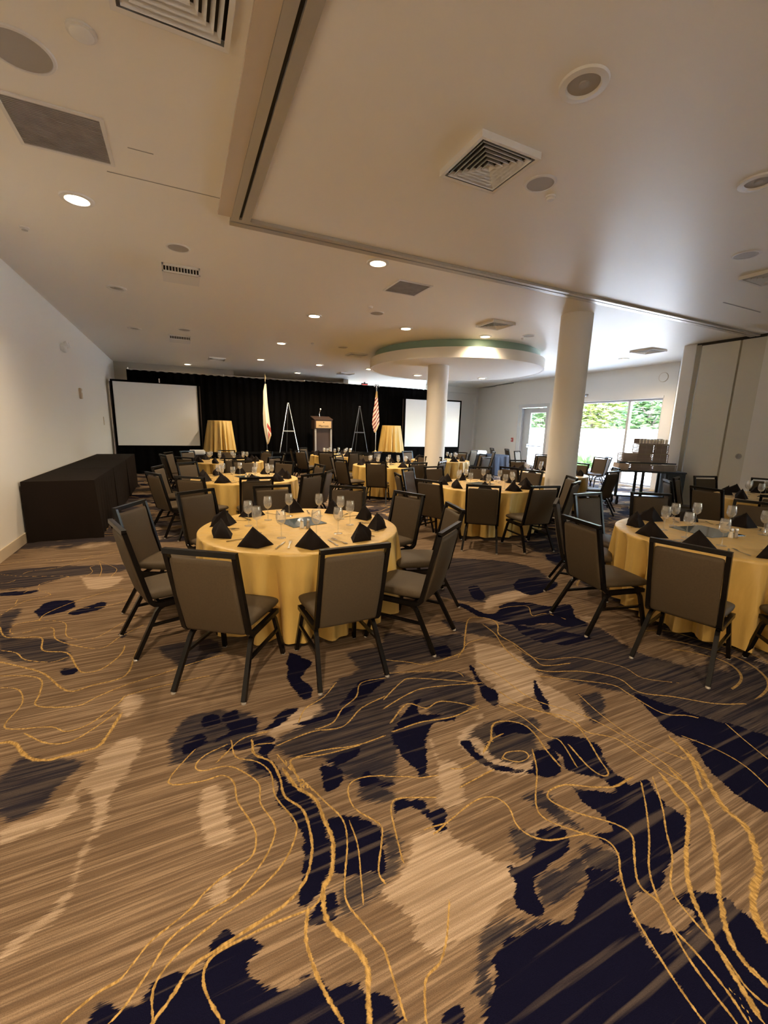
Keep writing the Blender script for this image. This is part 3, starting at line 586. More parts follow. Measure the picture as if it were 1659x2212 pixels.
# ceiling track: two straight runs meeting at a corner
tr=thing('ceiling_track','metal ceiling track for the folding partition, L shaped with dark slot','track',(.7,5.2,H))
def run(name,poly,m): return obj(name,poly,m,tr)
hx=.7; 
def TB(x0,x1,y0,y1,z0,z1): return B(x0-.7,x1-.7,y0-5.2,y1-5.2,z0,z1)
run('rail',TB(.60,.675,-5.4,5.10,-.035,-.0005),M['track']); run('rail',TB(.705,.79,-5.4,5.10,-.035,-.0005),M['track'])
run('slot',TB(.675,.705,-5.4,5.10,-.012,-.0005),M['dark'])
run('rail',TB(.60,PX,5.19,5.28,-.035,-.0005),M['track']); run('rail',TB(.60,PX,5.10,5.165,-.035,-.0005),M['track'])
run('slot',TB(.60,PX,5.165,5.19,-.012,-.0005),M['dark'])
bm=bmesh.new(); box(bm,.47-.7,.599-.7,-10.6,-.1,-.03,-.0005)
run('shaded_strip',bm,M['shade_band'])  # strip whose colour holds the shaded band
# ------------------------------------------------------------------ ceiling fittings
def downlight(loc,label,lit=True,r=.115,z=H,power=1.0):
    t=thing('downlight',label,'ceiling light',(loc[0],loc[1],z),0,'recessed ceiling lights')
    obj('trim_ring',L([(r-.020,-.0005),(r+.034,-.0005),(r+.028,-.014),(r-.01,-.018),(r-.020,-.0005)],32,cap=False),M['white'],t,smooth=50)
    if lit:
        obj('lens',L([(0,-.0006),(r-.016,-.0006),(r-.02,-.010),(0,-.014)],32,cap=False),M['lamp'],t,smooth=50)
        d=bpy.data.lights.new('lamp','SPOT'); d.energy=DOWNLIGHT*power; d.spot_size=R(150); d.spot_blend=.7; d.color=(1,.76,.50); d.shadow_soft_size=.09
        o=bpy.data.objects.new('lamp',d); C.objects.link(o); o.parent=t; o.location=(0,0,-.04)
    else:
        obj('baffle',L([(r-.016,-.001),(r-.03,-.006),(.03,-.002),(.028,-.010),(0,-.012)],32,cap=False),M['speaker'],t,smooth=30)
    return t
rows=[((-.79,5.51),'big glowing ceiling light near the left wall, above the grey grille',1.0),
((2.47,5.53),'glowing ceiling light just behind the track corner',1),
((2.49,8.59),'glowing ceiling light in second row of the middle column',1),((4.52,8.57),'glowing ceiling light in front of the disc, on its left',1),
((6.45,8.30),'glowing ceiling light right in front of the disc rim',.7),((2.51,11.75),'glowing ceiling light in third row of the middle column',1),
((2.5,14.95),'glowing ceiling light above the left flag',1),((.34,17.7),'glowing ceiling light above the left screen and black drape',.4),((4.5,14.96),'glowing ceiling light in front of the drape, left of the disc',1),
((4.40,17.64),'small glowing ceiling light above the lectern drape',.4),((6.38,14.9),'glowing ceiling light beside the disc edge, on the left',1),
((9.38,18.0),'farthest small glowing ceiling light over the drape end',.4),((11.4,11.4),'glowing ceiling light at the right edge of the disc',.8),((11.63,8.55),'glowing ceiling light in front of the window wall',.8)]
for p,l,k in rows: downlight(p,l,True,power=k)
for p,l in (((6.9,12.2),'glowing light in the disc underside, left of the slim column'),((9.0,11.6),'glowing light in the disc underside, right of the slim column')):
    downlight(p,l,True,z=3.40,power=.7)
for p,l in (((-.82,8.59),'unlit ceiling light beside the left wall, nearer one'),((-.85,11.88),'unlit ceiling light beside the left wall, farther one'),((2.40,2.28),'unlit recessed ceiling light with white ring, nearest the camera'),
  ((4.57,2.32),'unlit recessed ceiling light cut by the right picture edge')): downlight(p,l,False)
for p,l,k in (((-.8,-.7),'lit ceiling light behind the photographer, beside the left wall',2.3),((.9,-1.9),'added unseen ceiling light straight behind the photographer',1.1),((-.8,-4.1),'added unseen ceiling light in the rear left corner',1.0)):   # first follows the leg shadows; other two added to fill the foreground
    downlight(p,l,True,power=k)
def speaker(x,y,label,r=.13):
    t=thing('ceiling_speaker',label,'speaker',(x,y,H),0,'round ceiling speakers')
    obj('speaker_grille',L([(0,-.008),(r-.012,-.008),(r-.01,-.0006),(0,-.0006)],36,cap=False),M['speaker'],t,smooth=40)
    obj('speaker_ring',L([(r-.012,-.0006),(r-.010,-.012),(r+.006,-.010),(r+.012,-.0006)],36,cap=False),M['white'],t,smooth=40)
speaker(2.97,3.2,'round ceiling speaker beside the big square air diffuser',.125)
speaker(-.73,3.62,'large round ceiling speaker at the upper left picture corner',.17)
speaker(.1,6.31,'round ceiling speaker between the bright left light and the slotted vent')
speaker(3.47,7.78,'small looking round speaker behind the grey centre grille')
speaker(6.21,3.15,'round speaker at the right edge, above the partition')
speaker(.2,11.4,'round speaker next to the farther slotted vent on the left')
speaker(4.09,11.4,'round speaker left of the ceiling disc')
speaker(7.22,7.73,'round speaker left of the big column top')
def diffuser(x,y,label,s=.30,depth=.045,k=5,rz=0):
    t=thing('air_diffuser',label,'air vent',(x,y,H),rz,'square ceiling air diffusers')
    obj('backing',B(-s+.02,s-.02,-s+.02,s-.02,-.006,-.0006),M['dark'],t)
    bm=bmesh.new()
    def ring(a,b,za,zb,th=.006):
        for q in range(4):
            c,s_=[(1,0),(0,1),(-1,0),(0,-1)][q]
            P=[(a,-a),(a,a),(b,b),(b,-b)]; Z=[za,za,zb,zb]
            lo=[bm.verts.new((c*px_-s_*py_,s_*px_+c*py_,z)) for (px_,py_),z in zip(P,Z)]
            hi=[bm.verts.new((c*px_-s_*py_,s_*px_+c*py_,z+th)) for (px_,py_),z in zip(P,Z)]
            bm.faces.new(lo); bm.faces.new(hi[::-1])
            for i in range(4): bm.faces.new((lo[i],lo[(i+1)%4],hi[(i+1)%4],hi[i]))
    box(bm,-s,s,-s,-s+.004,-depth,-.0006); box(bm,-s,s,s-.004,s,-depth,-.0006); box(bm,-s,-s+.004,-s+.004,s-.004,-depth,-.0006); box(bm,s-.004,s,-s+.004,s-.004,-depth,-.0006); ring(s-.004,s-.030,-depth,-depth+.004,.002)
    obj('outer_frame',bm,M['white'],t); bm=bmesh.new()
    st=(s-.05)/k
    for i in range(k): a=s-.05-st*i; ring(a,a-st*.5,-depth,-.018,.003)
    c_=st*.5; ring(c_*1.6,c_*.6,-depth,-.03,.003); box(bm,-c_*.6,c_*.6,-c_*.6,c_*.6,-.034,-.03)
    obj('louvres',bm,M['white'],t)
diffuser(2.38,3.17,'big square stepped air diffuser between track and unlit light',.285,.05,6)
diffuser(.09,2.72,'square stepped air diffuser cut by the top picture edge',.29,.05,6)
diffuser(5.9,7.29,'square air diffuser in front of the disc, right side',.28)
diffuser(10.98,7.42,'square air diffuser close to the window wall',.30)
diffuser(7.25,3.3,'square air diffuser cut by the right picture edge',.28)
diffuser(6.08,16.6,'square air diffuser above the far black drape',.28)
diffuser(4.81,12.21,'square air diffuser just left of the disc',.26)
diffuser(1.2,15.6,'square air diffuser above left part of the drape',.26)
def slotvent(x,y,label):
    t=thing('slotted_vent',label,'air vent',(x,y,H),0,'box vents with vertical louvres')
    s=.24; d=.11
    bm=bmesh.new(); box(bm,-s,-s+.02,-s,s,-d,-.0006); box(bm,s-.02,s,-s,s,-d,-.0006); box(bm,-s+.02,s-.02,s-.02,s,-d,-.0006); box(bm,-s,s,-s,-s+.02,-.03,-.0006); box(bm,-s,s,-s,-s+.02,-d,-d+.02); box(bm,-s+.02,s-.02,-s+.02,s-.02,-d,-d+.01)
    obj('vent_box',bm,M['white'],t); obj('backing',B(-s+.02,s-.02,-s+.03,-s+.04,-d,-.001),M['dark'],t)
    bm=bmesh.new()
    for i in range(11): a=-s+.05+i*(2*s-.1)/10; box(bm,a-.006,a+.006,-s+.005,-s+.03,-d+.015,-.03)
    obj('louvres',bm,M['white'],t)
slotvent(.13,7.19,'white box vent with vertical louvres, nearer one on the left'); slotvent(.1,12.4,'white box vent with vertical louvres, farther one on the left')
def grille(x,y,label,s=.30,rz=0):
    t=thing('return_grille',label,'air vent',(x,y,H),rz,'grey return air grilles')
    bm=bmesh.new(); w=.028
    for a,b,c,d in ((-s,s,-s,-s+w),(-s,s,s-w,s),(-s,-s+w,-s+w,s-w),(s-w,s,-s+w,s-w)): box(bm,a,b,c,d,-.012,-.0006)
    obj('outer_frame',bm,M['white'],t)
    bm=bmesh.new(); box(bm,-s+w,s-w,-s+w,s-w,-.004,-.0006)
    for i in range(28): a=-s+w+(i+.5)*(2*s-2*w)/28; box(bm,-s+w,s-w,a-.004,a+.004,-.009,-.004)
    obj('mesh_face',bm,M['grey'],t)
grille(-.69,4.38,'large grey return grille above left wall tables',.315); grille(3.29,6.23,'grey return grille behind the track, in the centre',.29)
def detector(x,y,label,r=.05,h=.035):
    t=thing('smoke_detector',label,'smoke detector',(x,y,H),0,'small ceiling detectors')
    obj('detector_base',L([(0,-.0006),(r,-.0006),(r,-.014),(r*.8,-.016),(0,-.016)],24,cap=False),M['white'],t,smooth=40)
    obj('detector_cap',L([(0,-h),(r*.62,-h),(r*.8,-h+.008),(r*.8,-.016)],24,cap=False),M['whiteplastic'],t,smooth=40)
detector(-.37,3.3,'round white detector left of the cut off diffuser',.075,.03); detector(3.21,3.31,'small white detector beside the ceiling speaker',.045)
detector(3.19,7.44,'tiny detector between grey centre grille and small speaker',.05); detector(3.22,11.29,'tiny detector on the ceiling in front of the disc',.04)
detector(7.3,8.0,'tiny white detector by the speaker near the big column',.04)
def sprinkler(x,y,z,label):
    t=thing('emergency_sprinkler',label,'sprinkler',(x,y,z))
    obj('escutcheon',L([(0,0),(.05,0),(.045,-.012),(.02,-.014),(.018,-.03)],20),M['white'],t,smooth=40); obj('deflector',L([(0,-.03),(.03,-.032),(.03,-.036),(0,-.038)],16),M['steel'],t)
sprinkler(-1.47,6.55,H-.0006,'chrome and white sprinkler near the left wall edge')
struct('trim_2',B(-.45,.50,4.815,4.825,H-.003,H-.0003),M['grey']); struct('trim_3',B(-.25,-.07,4.355,4.362,H-.003,H-.0003),M['grey'])
# access hatch outlines on the ceiling
struct('trim_4',B(8.05,9.2,4.28,4.30,H-.004,H-.0003),M['grey'])
# ------------------------------------------------------------------ wall fittings
t=thing('emergency_light','white twin emergency light high on the left wall','light fitting',(WX,10.84,3.12))
obj('housing',B(0,.06,-.15,.15,-.06,.06,.01),M['whiteplastic'],t)
for s in (-1,1):
    o=obj('lamp_head',L([(0,0),(.045,0),(.055,.05),(.05,.06),(0,.06)],20),M['whiteplastic'],t,smooth=40); o.location=(.07,s*.09,.07); o.rotation_euler=(0,R(70),0)
t=thing('thermostat','small beige wall box below the emergency light','wall box',(WX,12.09,2.32)); obj('housing',B(0,.045,-.08,.08,-.12,.12,.008),M['trim'],t); obj('button',B(.045,.05,-.03,.03,.02,.06),M['white'],t)
t=thing('light_switch','tiny switch plate near the left screen','switch',(WX,15.1,1.72)); obj('plate',B(0,.012,-.04,.04,-.12,.12),M['trim'],t); obj('toggle',B(.012,.025,-.01,.01,-.03,.03),M['white'],t)
t=thing('fire_alarm_pull','small red fire alarm on the wall left of the glass door','fire alarm',(EX,14.75,1.35)); obj('housing',B(-.05,0,-.06,.06,-.09,.09,.01),M['redplastic'],t); obj('handle',B(-.065,-.05,-.04,.04,-.02,.01),M['white'],t)
t=thing('wall_speaker','round white wall speaker above the window end','speaker',(EX,8.41,3.44)); o=obj('speaker_grille',L([(0,0),(.13,0),(.13,.02),(0,.025)],32),M['wall'],t,smooth=40); o.rotation_euler=(0,R(-90),0); o=obj('speaker_ring',L([(.13,0),(.14,0),(.14,.022),(.13,.022)],32,cap=False),M['trim'],t); o.rotation_euler=(0,R(-90),0)
t=thing('wall_camera','small grey dome camera above the big window','camera',(EX,11.05,3.08)); obj('bracket',B(-.12,0,-.02,.02,-.02,.02),M['grey'],t); obj('dome',L([(0,-.09),(.05,-.07),(.07,-.02),(.07,.0),(0,.0)],20),M['grey'],t,smooth=50).location=(-.15,0,0)
t=thing('exit_sign','red lit exit sign hanging beyond the black drape','exit sign',(8.0,19.2,H)); obj('sign_case',B(-.16,.16,-.03,.03,-.26,-.05,.006),M['dark'],t); obj('mount',B(-.03,.03,-.02,.02,-.05,-.0006),M['dark'],t)
def textmesh(body,size,m,parent,loc,rot,ext=.002,name='lettering'):
    cu=bpy.data.curves.new('txt','FONT'); cu.body=body; cu.size=size; cu.extrude=ext; cu.align_x='CENTER'; cu.align_y='CENTER'
    tmp=bpy.data.objects.new('txt',cu); C.objects.link(tmp); dg=bpy.context.evaluated_depsgraph_get(); me=bpy.data.meshes.new_from_object(tmp.evaluated_get(dg))
    bpy.data.objects.remove(tmp); me.materials.clear(); me.materials.append(m); o=bpy.data.objects.new(name,me); C.objects.link(o); o.parent=parent; o.location=loc; o.rotation_euler=rot; return o
textmesh('EXIT',.13,M['red'],t,(0,-.033,-.155),(R(90),0,0))
# ------------------------------------------------------------------ buffet tables on the left wall
for i,(y0,y1,lab) in enumerate(((7.30,9.22,'long black clothed buffet table on left wall, nearest of the row'),(9.235,11.22,'long black clothed buffet table on left wall, middle of the row'),(11.235,13.25,'long black clothed buffet table on left wall, farthest of the row'))):
    bm=bmesh.new(); x0,x1,zt=WX+.03,-1.2,.86; ym=(y0+y1)/2
    # draped cover: top and four skirts with soft folds, floor length
    per=[]; 
    def seg(ax,ay,bx,by,n):
        for k in range(n): per.append((ax+(bx-ax)*k/n,ay+(by-ay)*k/n))
    seg(x0,y0,x1,y0,16); seg(x1,y0,x1,y1,40); seg(x1,y1,x0,y1,16); seg(x0,y1,x0,y0,20)
    rings=[]
    for j,z in enumerate((zt,zt-.02,.55,.28,.0)):
        s=(zt-z)/zt; ring=[]
        for k,(xx,yy) in enumerate(per):
            cx_,cy_=(x0+x1)/2,ym; dx,dy=xx-cx_,yy-cy_; o=.010*s*math.sin(k*1.31+i*2)+.012*s+(.035*s if (k<2 or 14<k<19) else 0)
            nx_=1 if abs(xx-x1)<1e-3 else (0); ny_=-1 if abs(yy-y0)<1e-3 else (0)
            ring.append(bm.verts.new((xx+o*nx_-0.0,yy+o*ny_*.6,z)))
        rings.append(ring)
    n=len(per)
    for a,b in zip(rings,rings[1:]):
        for k in range(n): bm.faces.new((a[k],a[(k+1)%n],b[(k+1)%n],b[k]))
    bm.faces.new(rings[0])
    o=obj('buffet_table',bm,M['blackcloth'],smooth=40); tag(o,lab,'table','black buffet tables on the left wall')
# ------------------------------------------------------------------ pipe and drape
def drape(x0,x1,y,z0,z1,label,seed):
    bm=bmesh.new(); n=int((x1-x0)/.035); rg=random.Random(seed); ph=[rg.random()*6 for _ in range(4)]
    zs=[z0,z0+.6,z1*.5,z1-.3,z1-.04,z1]; rows_=[]
    for z in zs:
        r=[]
        for k in range(n+1):
            x=x0+(x1-x0)*k/n; a=.028*(1.15-.4*z/z1); yy=y+a*math.sin(x*24+ph[0]+.5*math.sin(x*3))+.4*a*math.sin(x*51+ph[1]); zz=z+(.012*math.sin(x*24+ph[0]) if z==z1 else 0)
            r.append(bm.verts.new((x,yy,zz)))
        rows_.append(r)
    back=[[bm.verts.new((v.co.x,v.co.y+.012,v.co.z)) for v in r] for r in rows_]
    for a,b in zip(rows_,rows_[1:]):
        for k in range(n): bm.faces.new((a[k],a[k+1],b[k+1],b[k]))
    for a,b in zip(back,back[1:]):
        for k in range(n): bm.faces.new((b[k],b[k+1],a[k+1],a[k]))
    for r,bk in ((rows_[-1],back[-1]),(rows_[0],back[0])):
        for k in range(n): bm.faces.new((r[k],r[k+1],bk[k+1],bk[k]))
    o=obj('drape_curtain',bm,M['drape'],smooth=60); tag(o,label,'curtain'); return o
YD=16.9
drape(-1.55,4.515,YD,.0,3.42,'black drape curtain left of the seam, behind the left flag',1)
drape(4.52,10.1,YD,.0,3.46,'black drape curtain right of the seam, behind lectern and right flag',2)
t=thing('drape_stand','metal pipe stand carrying the black drapes','pipe stand',(4.5,YD+.07,0))
for x in (-1.5,1.5,4.51,7.3,10.05):
    obj('upright',L([(.02,0),(.02,3.50)],12),M['chrome'],t,smooth=40).location=(x-4.5,.0,0); obj('foot_plate',B(x-4.5-.1,x-4.5+.1,-.04,.25,0,.008),M['darktube'],t)
obj('crossbar',T([(-6.05,0,3.44),(0,0,3.46),(5.6,0,3.48)],.018,n=10,side=(0,1,0)),M['chrome'],t,smooth=40)
# ------------------------------------------------------------------ stage
t=thing('stage','low dark stage platform with black skirt before the drapes','stage',(4.6,16.1,0))
ZS=.72
obj('stage_deck',B(-4.0,3.95,-.55,.62,ZS-.05,ZS),M['drape'],t)
bm=bmesh.new(); n=220; a=[];b=[]
for k in range(n+1):
    x=-3.98+7.9*k/n; y=-.53+.012*math.sin(x*26); a.append(bm.verts.new((x,y,.004))); b.append(bm.verts.new((x,y*.99,ZS-.05)))
for k in range(n): bm.faces.new((a[k],a[k+1],b[k+1],b[k]))
obj('stage_skirt',bm,M['drape'],t,smooth=60)
bm=bmesh.new()
for x in (-3.9,-1.9,.1,2.1,3.85):
    for y in (-.45,.5): box(bm,x-.02,x+.02,y-.02,y+.02,0,ZS-.05)
obj('stage_legs',bm,M['darktube'],t); t.children[-1]['kind']='stuff'
# ------------------------------------------------------------------ projection screens
def pscreen(x0,x1,y,z0,z1,label,clip,rz=0):
    cx_=(x0+x1)/2; t=thing('projection_screen',label,'projection screen',(cx_,y,0),rz,'projection screens'); w=(x1-x0)/2; f=.06
    obj('screen_surface',B(-w,w,-.006,.006,z0,z1),M['screen'],t)
    bm=bmesh.new(); box(bm,-w-f,-w,-.03,.012,z0-f,z1+f); box(bm,w,w+f,-.03,.012,z0-f,z1+f); box(bm,-w,w,-.03,.012,z1,z1+f); box(bm,-w,w,-.03,.012,z0-f,z0)
    obj('screen_border',bm,M['drape'],t)
    bm=bmesh.new(); n=80; a=[];b=[]
    for k in range(n+1):
        x=-w-f+2*(w+f)*k/n; yy=-.01+.02*math.sin(x*22); a.append(bm.verts.new((x,yy,.004))); b.append(bm.verts.new((x,-.02,z0-f)))
    for k in range(n): bm.faces.new((a[k],a[k+1],b[k+1],b[k]))
    obj('screen_skirt',bm,M['drape'],t,smooth=60)
    for s in (-1,1): obj('support_leg',T([(s*(w+f+.02),.05,z1),(s*(w+f+.02),.05,.02)],.035,.035),M['wood'],t); obj('foot',B(s*(w+f+.02)-.025,s*(w+f+.02)+.025,-.25,.3,0,.02),M['darktube'],t)
    if clip is not None: obj('hanging_clip',B(clip-.015,clip+.015,-.05,-.03,z1+f-.03,z1+f+.10),M['steel'],t)
pscreen(-1.90,.56,16.25,.95,2.97,'large blank projection screen at the left wall','0' and .1)
pscreen(8.62,11.40,16.15,.96,2.95,'large blank projection screen partly behind the slim column',None)
# ------------------------------------------------------------------ cocktail tables on the stage
def pleated(r0,r1,zt,zb,folds,amp,seed,name,m,top=True,seg=144,skew=0):
    rg=random.Random(seed); ph=[rg.random()*6.28 for _ in range(5)]; bm=bmesh.new(); rings=[]
    def fold(th): return 1.5*abs(math.sin(folds*th/2+ph[0]+.8*math.sin(2*th+ph[1])))-1.1+.28*math.cos((folds*1.7//1)*th+ph[2])+.25*math.cos(3*th+ph[3])
    if top:
        c=bm.verts.new((0,0,zt)); 
        for rr in (.35,.7,.93): rings.append([bm.verts.new((r0*rr*math.cos(2*PI*k/seg),r0*rr*math.sin(2*PI*k/seg),zt)) for k in range(seg)])
        for k in range(seg): bm.faces.new((c,rings[0][k],rings[0][(k+1)%seg]))
    for s in (0,.012,.035,.12,.3,.5,.75,1.0):
        z=zt-(zt-zb)*s if s>.012 else zt-(0 if s==0 else .006); a=amp*(min(1,s*1.1)**.75 if s>.035 else (.05 if s>.02 else 0)); rr=r0+(r1-r0)*s+(0 if s==0 else .008)
        ring=[]
        for k in range(seg):
            th=2*PI*k/seg; f=fold(th); r=rr+a*f; zz=z+(.018*f+.012*math.cos(2*th+ph[4]) if s==1 else 0)
            ring.append(bm.verts.new((r*math.cos(th),r*math.sin(th),zz)))
        rings.append(ring)
    for a_,b_ in zip(rings,rings[1:]):
        for k in range(seg): bm.faces.new((a_[k],b_[k],b_[(k+1)%seg],a_[(k+1)%seg]))
    return bm
for x,y,l,sd in ((1.22,16.08,'tall cocktail table under pleated gold cloth beside the left screen',3),(7.95,16.08,'tall cocktail table under pleated gold cloth beside the right screen',5)):
    t=thing('cocktail_table',l,'cocktail table',(x,y,ZS),0,'gold cocktail tables on the stage')
    obj('cloth_cover',pleated(.385,.50,1.11,.03,15,.09,sd,'c',M['cloth']),M['cloth'],t,smooth=60)
    obj('pedestal',L([(.2,0),(.2,.02),(.035,.05),(.035,1.08),(.36,1.085),(.36,1.1),(0,1.1)],24),M['darktube'],t,smooth=30)
# ------------------------------------------------------------------ flags
def flagmat(name,kind):
    m=bpy.data.materials.new(name); m.use_nodes=True; nt=m.node_tree; p=nt.nodes['Principled BSDF']; p.inputs['Roughness'].default_value=.6
    tc=N(nt,'ShaderNodeTexCoord'); sp=N(nt,'ShaderNodeSeparateXYZ'); nt.links.new(tc.outputs['Object'],sp.inputs[0])
    def mm(op,a,b):
        k=N(nt,'ShaderNodeMath',operation=op)
        for i,v in enumerate((a,b)):
            if isinstance(v,(int,float)): k.inputs[i].default_value=v
            else: nt.links.new(v,k.inputs[i])
        return k.outputs[0]
    X_,Z_=sp.outputs[0],sp.outputs[2]
    mx=N(nt,'ShaderNodeMix',data_type='RGBA')
    if kind=='us':
        v=mm('FRACT',mm('MULTIPLY',mm('SUBTRACT',Z_,mm('MULTIPLY',X_,1.5)),5.6),0); f=mm('LESS_THAN',v,.42)
        mx.inputs[6].default_value=(.74,.55,.42,1); mx.inputs[7].default_value=(.22,.025,.018,1); nt.links.new(f,mx.inputs[0])
        k=mm('GREATER_THAN',Z_,2.2); m2=N(nt,'ShaderNodeMix',data_type='RGBA'); nt.links.new(k,m2.inputs[0]); nt.links.new(mx.outputs[2],m2.inputs[6]); m2.inputs[7].default_value=(.50,.27,.07,1); nt.links.new(m2.outputs[2],p.inputs['Base Color'])
    else:
        a=mm('ADD',Z_,mm('MULTIPLY',X_,2.6)); f=mm('MULTIPLY',mm('LESS_THAN',a,.95),mm('GREATER_THAN',X_,.045))
        g=mm('MULTIPLY',mm('LESS_THAN',mm('ABSOLUTE',mm('SUBTRACT',mm('ADD',Z_,mm('MULTIPLY',X_,1.5)),1.02),0),.085),mm('GREATER_THAN',X_,.01)); f=mm('MAXIMUM',f,g)
        mx.inputs[6].default_value=(.78,.70,.52,1); mx.inputs[7].default_value=(.42,.045,.025,1); nt.links.new(f,mx.inputs[0]); nt.links.new(mx.outputs[2],p.inputs['Base Color'])
    return m
M['us']=flagmat('striped_flag','us'); M['ca']=flagmat('white_red_flag','ca')
def flag(x,y,label,m,side,prof,finial):
    t=thing('standing_flag',label,'flag',(x,y,ZS),0,'standing flags on the stage')
    obj('flag_base',L([(.14,0),(.14,.015),(.05,.05),(.025,.09),(0,.09)],24),M['brass'],t,smooth=40)
    obj('flag_pole',L([(.014,.05),(.014,2.55)],12),M['chrome'] if finial=='eagle' else M['darktube'],t,smooth=40)
    bm=bmesh.new(); rings=[]; seg=40
    for z,x0,x1 in prof:
        ring=[]; w=(x1-x0)/2; cxx=(x0+x1)/2
        for k in range(seg):
            th=2*PI*k/seg; q=1+.16*math.cos(5*th+z*2)
            zz=z
            if z==prof[-1][0]: zz=z-.16*math.cos(th)*(side)
            ring.append(bm.verts.new((cxx+w*q*math.cos(th),.45*w*(1+.35*math.cos(4*th+z))*math.sin(th)-.01,zz)))
        rings.append(ring)
    for a,b in zip(rings,rings[1:]):
        for k in range(seg): bm.faces.new((a[k],b[k],b[(k+1)%seg],a[(k+1)%seg]))
    bm.faces.new(rings[0]); bm.faces.new(rings[-1][::-1])
    fb=obj('flag_cloth',bm,m,t,smooth=60)
    z,x0,x1=prof[-1]; pts=[(x0+(x1-x0)*k/12,-.03-.35*(x1-x0)/2*math.sin(PI*k/12),z-.16*math.cos(PI-PI*k/12)*side-.015) for k in range(13)]
    obj('gold_fringe',T(pts,.022,.05,side=(0,1,0)),M['plaque'],fb)
    if finial=='eagle':
        bm=bmesh.new(); lathe(bm,[(0,2.55),(.03,2.57),(.02,2.60),(.028,2.64),(.02,2.70),(0,2.72)],12); 
        for s in (-1,1): sweep(bm,[(0,0,2.66),(s*.05,0,2.72),(s*.09,0,2.69),(s*.10,0,2.62)],.02,.035,side=(0,1,0))
        obj('eagle_finial',bm,M['chrome'],t,smooth=40)
    else: obj('spear_finial',L([(0,2.53),(.02,2.54),(.012,2.60),(.03,2.68),(0,2.82)],10),M['brass'],t,smooth=40)
flag(2.82,16.05,'furled white and red flag on a dark pole, left of the easel',M['ca'],-1,[(2.45,-.02,.03),(2.2,-.07,.04),(1.8,-.08,.06),(1.4,-.10,.09),(1.0,-.10,.12),(.70,-.06,.15),(.50,.0,.15)],'spear')
flag(7.22,16.05,'furled red and white striped flag with eagle top on a white pole',M['us'],-1,[(2.45,-.02,.03),(2.2,-.05,.05),(1.95,-.07,.08),(1.7,-.11,.10),(1.4,-.14,.12),(1.16,-.16,.13),(1.0,-.08,.12)],'eagle')
# ------------------------------------------------------------------ easels
def easel(x,y,label,m,mb):
    t=thing('display_easel',label,'easel',(x,y,ZS),0,'easels on the stage')
    obj('leg',T([(-.36,-.05,0),(-.02,0,1.80)],.013,n=8),m,t,smooth=40); obj('leg',T([(.36,-.05,0),(.02,0,1.80)],.013,n=8),m,t,smooth=40)
    obj('rear_leg',T([(.0,.42,0),(0,.02,1.78)],.010,n=8),mb,t,smooth=40); obj('crossbar',T([(-.225,-.035,.80),(.225,-.035,.80)],.035,.02,side=(0,0,1)),m,t); obj('top_cap',L([(.03,1.78),(.045,1.80),(.03,1.83),(0,1.835)],12),m,t,smooth=40)
easel(3.62,16.0,'bright silver tripod easel between left flag and lectern',M['chrome'],M['darktube']); easel(6.47,16.0,'dim grey tripod easel between lectern and striped flag',M['darktube'],M['darktube'])
# ------------------------------------------------------------------ lectern
t=thing('lectern','dark wood lectern with gold sign plate in front of the drape','lectern',(4.92,16.05,ZS))
obj('body',B(-.29,.29,-.18,.22,.04,.98,.01),M['wood'],t)
bm=bmesh.new(); box(bm,-.35,.35,-.24,.25,.90,1.24,.01); obj('top_box',bm,M['wood'],t)
bm=bmesh.new(); v=[bm.verts.new(p) for p in ((-.37,-.25,1.24),(.37,-.25,1.24),(.37,.26,1.36),(-.37,.26,1.36),(-.37,-.25,1.27),(.37,-.25,1.27),(.37,.26,1.39),(-.37,.26,1.39))]
for q in ((3,2,1,0),(4,5,6,7),(0,1,5,4),(1,2,6,5),(2,3,7,6),(3,0,4,7)): bm.faces.new([v[i] for i in q])
obj('reading_top',bm,M['wood'],t); obj('plinth',B(-.36,.36,-.22,.25,0,.05,.005),M['wood'],t)
for s in (-1,1): obj('side_column',B(s*.31-.03,s*.31+.03,-.22,-.16,.05,.90),M['grey'],t)
sg=obj('sign_plate',B(-.30,.30,-.256,-.241,.94,1.20,.004),M['plaque'],t)
textmesh('Marriott',.115,M['drape'],sg,(0,-.2575,1.015),(R(90),0,0)); bm=bmesh.new(); lathe(bm,[(0,0),(.024,0),(.020,.0015),(0,.0015)],6); eo=obj('emblem',bm,M['wood'],sg); eo.location=(0,-.256,1.155); eo.rotation_euler=(R(90),0,0)
m_=thing('gooseneck_microphone','gooseneck microphone standing on the lectern top','microphone',(4.86,16.1,ZS+1.345))
obj('neck',T(smoothpath([(0,0,0),(-.02,0,.12),(0,-.02,.22),(.02,-.03,.27)],5),.009,n=8),M['chrome'],m_,smooth=40); o=obj('mic_head',L([(0,0),(.028,.015),(.032,.05),(.0,.09)],14),M['chrome'],m_,smooth=60); o.location=(.02,-.03,.26)
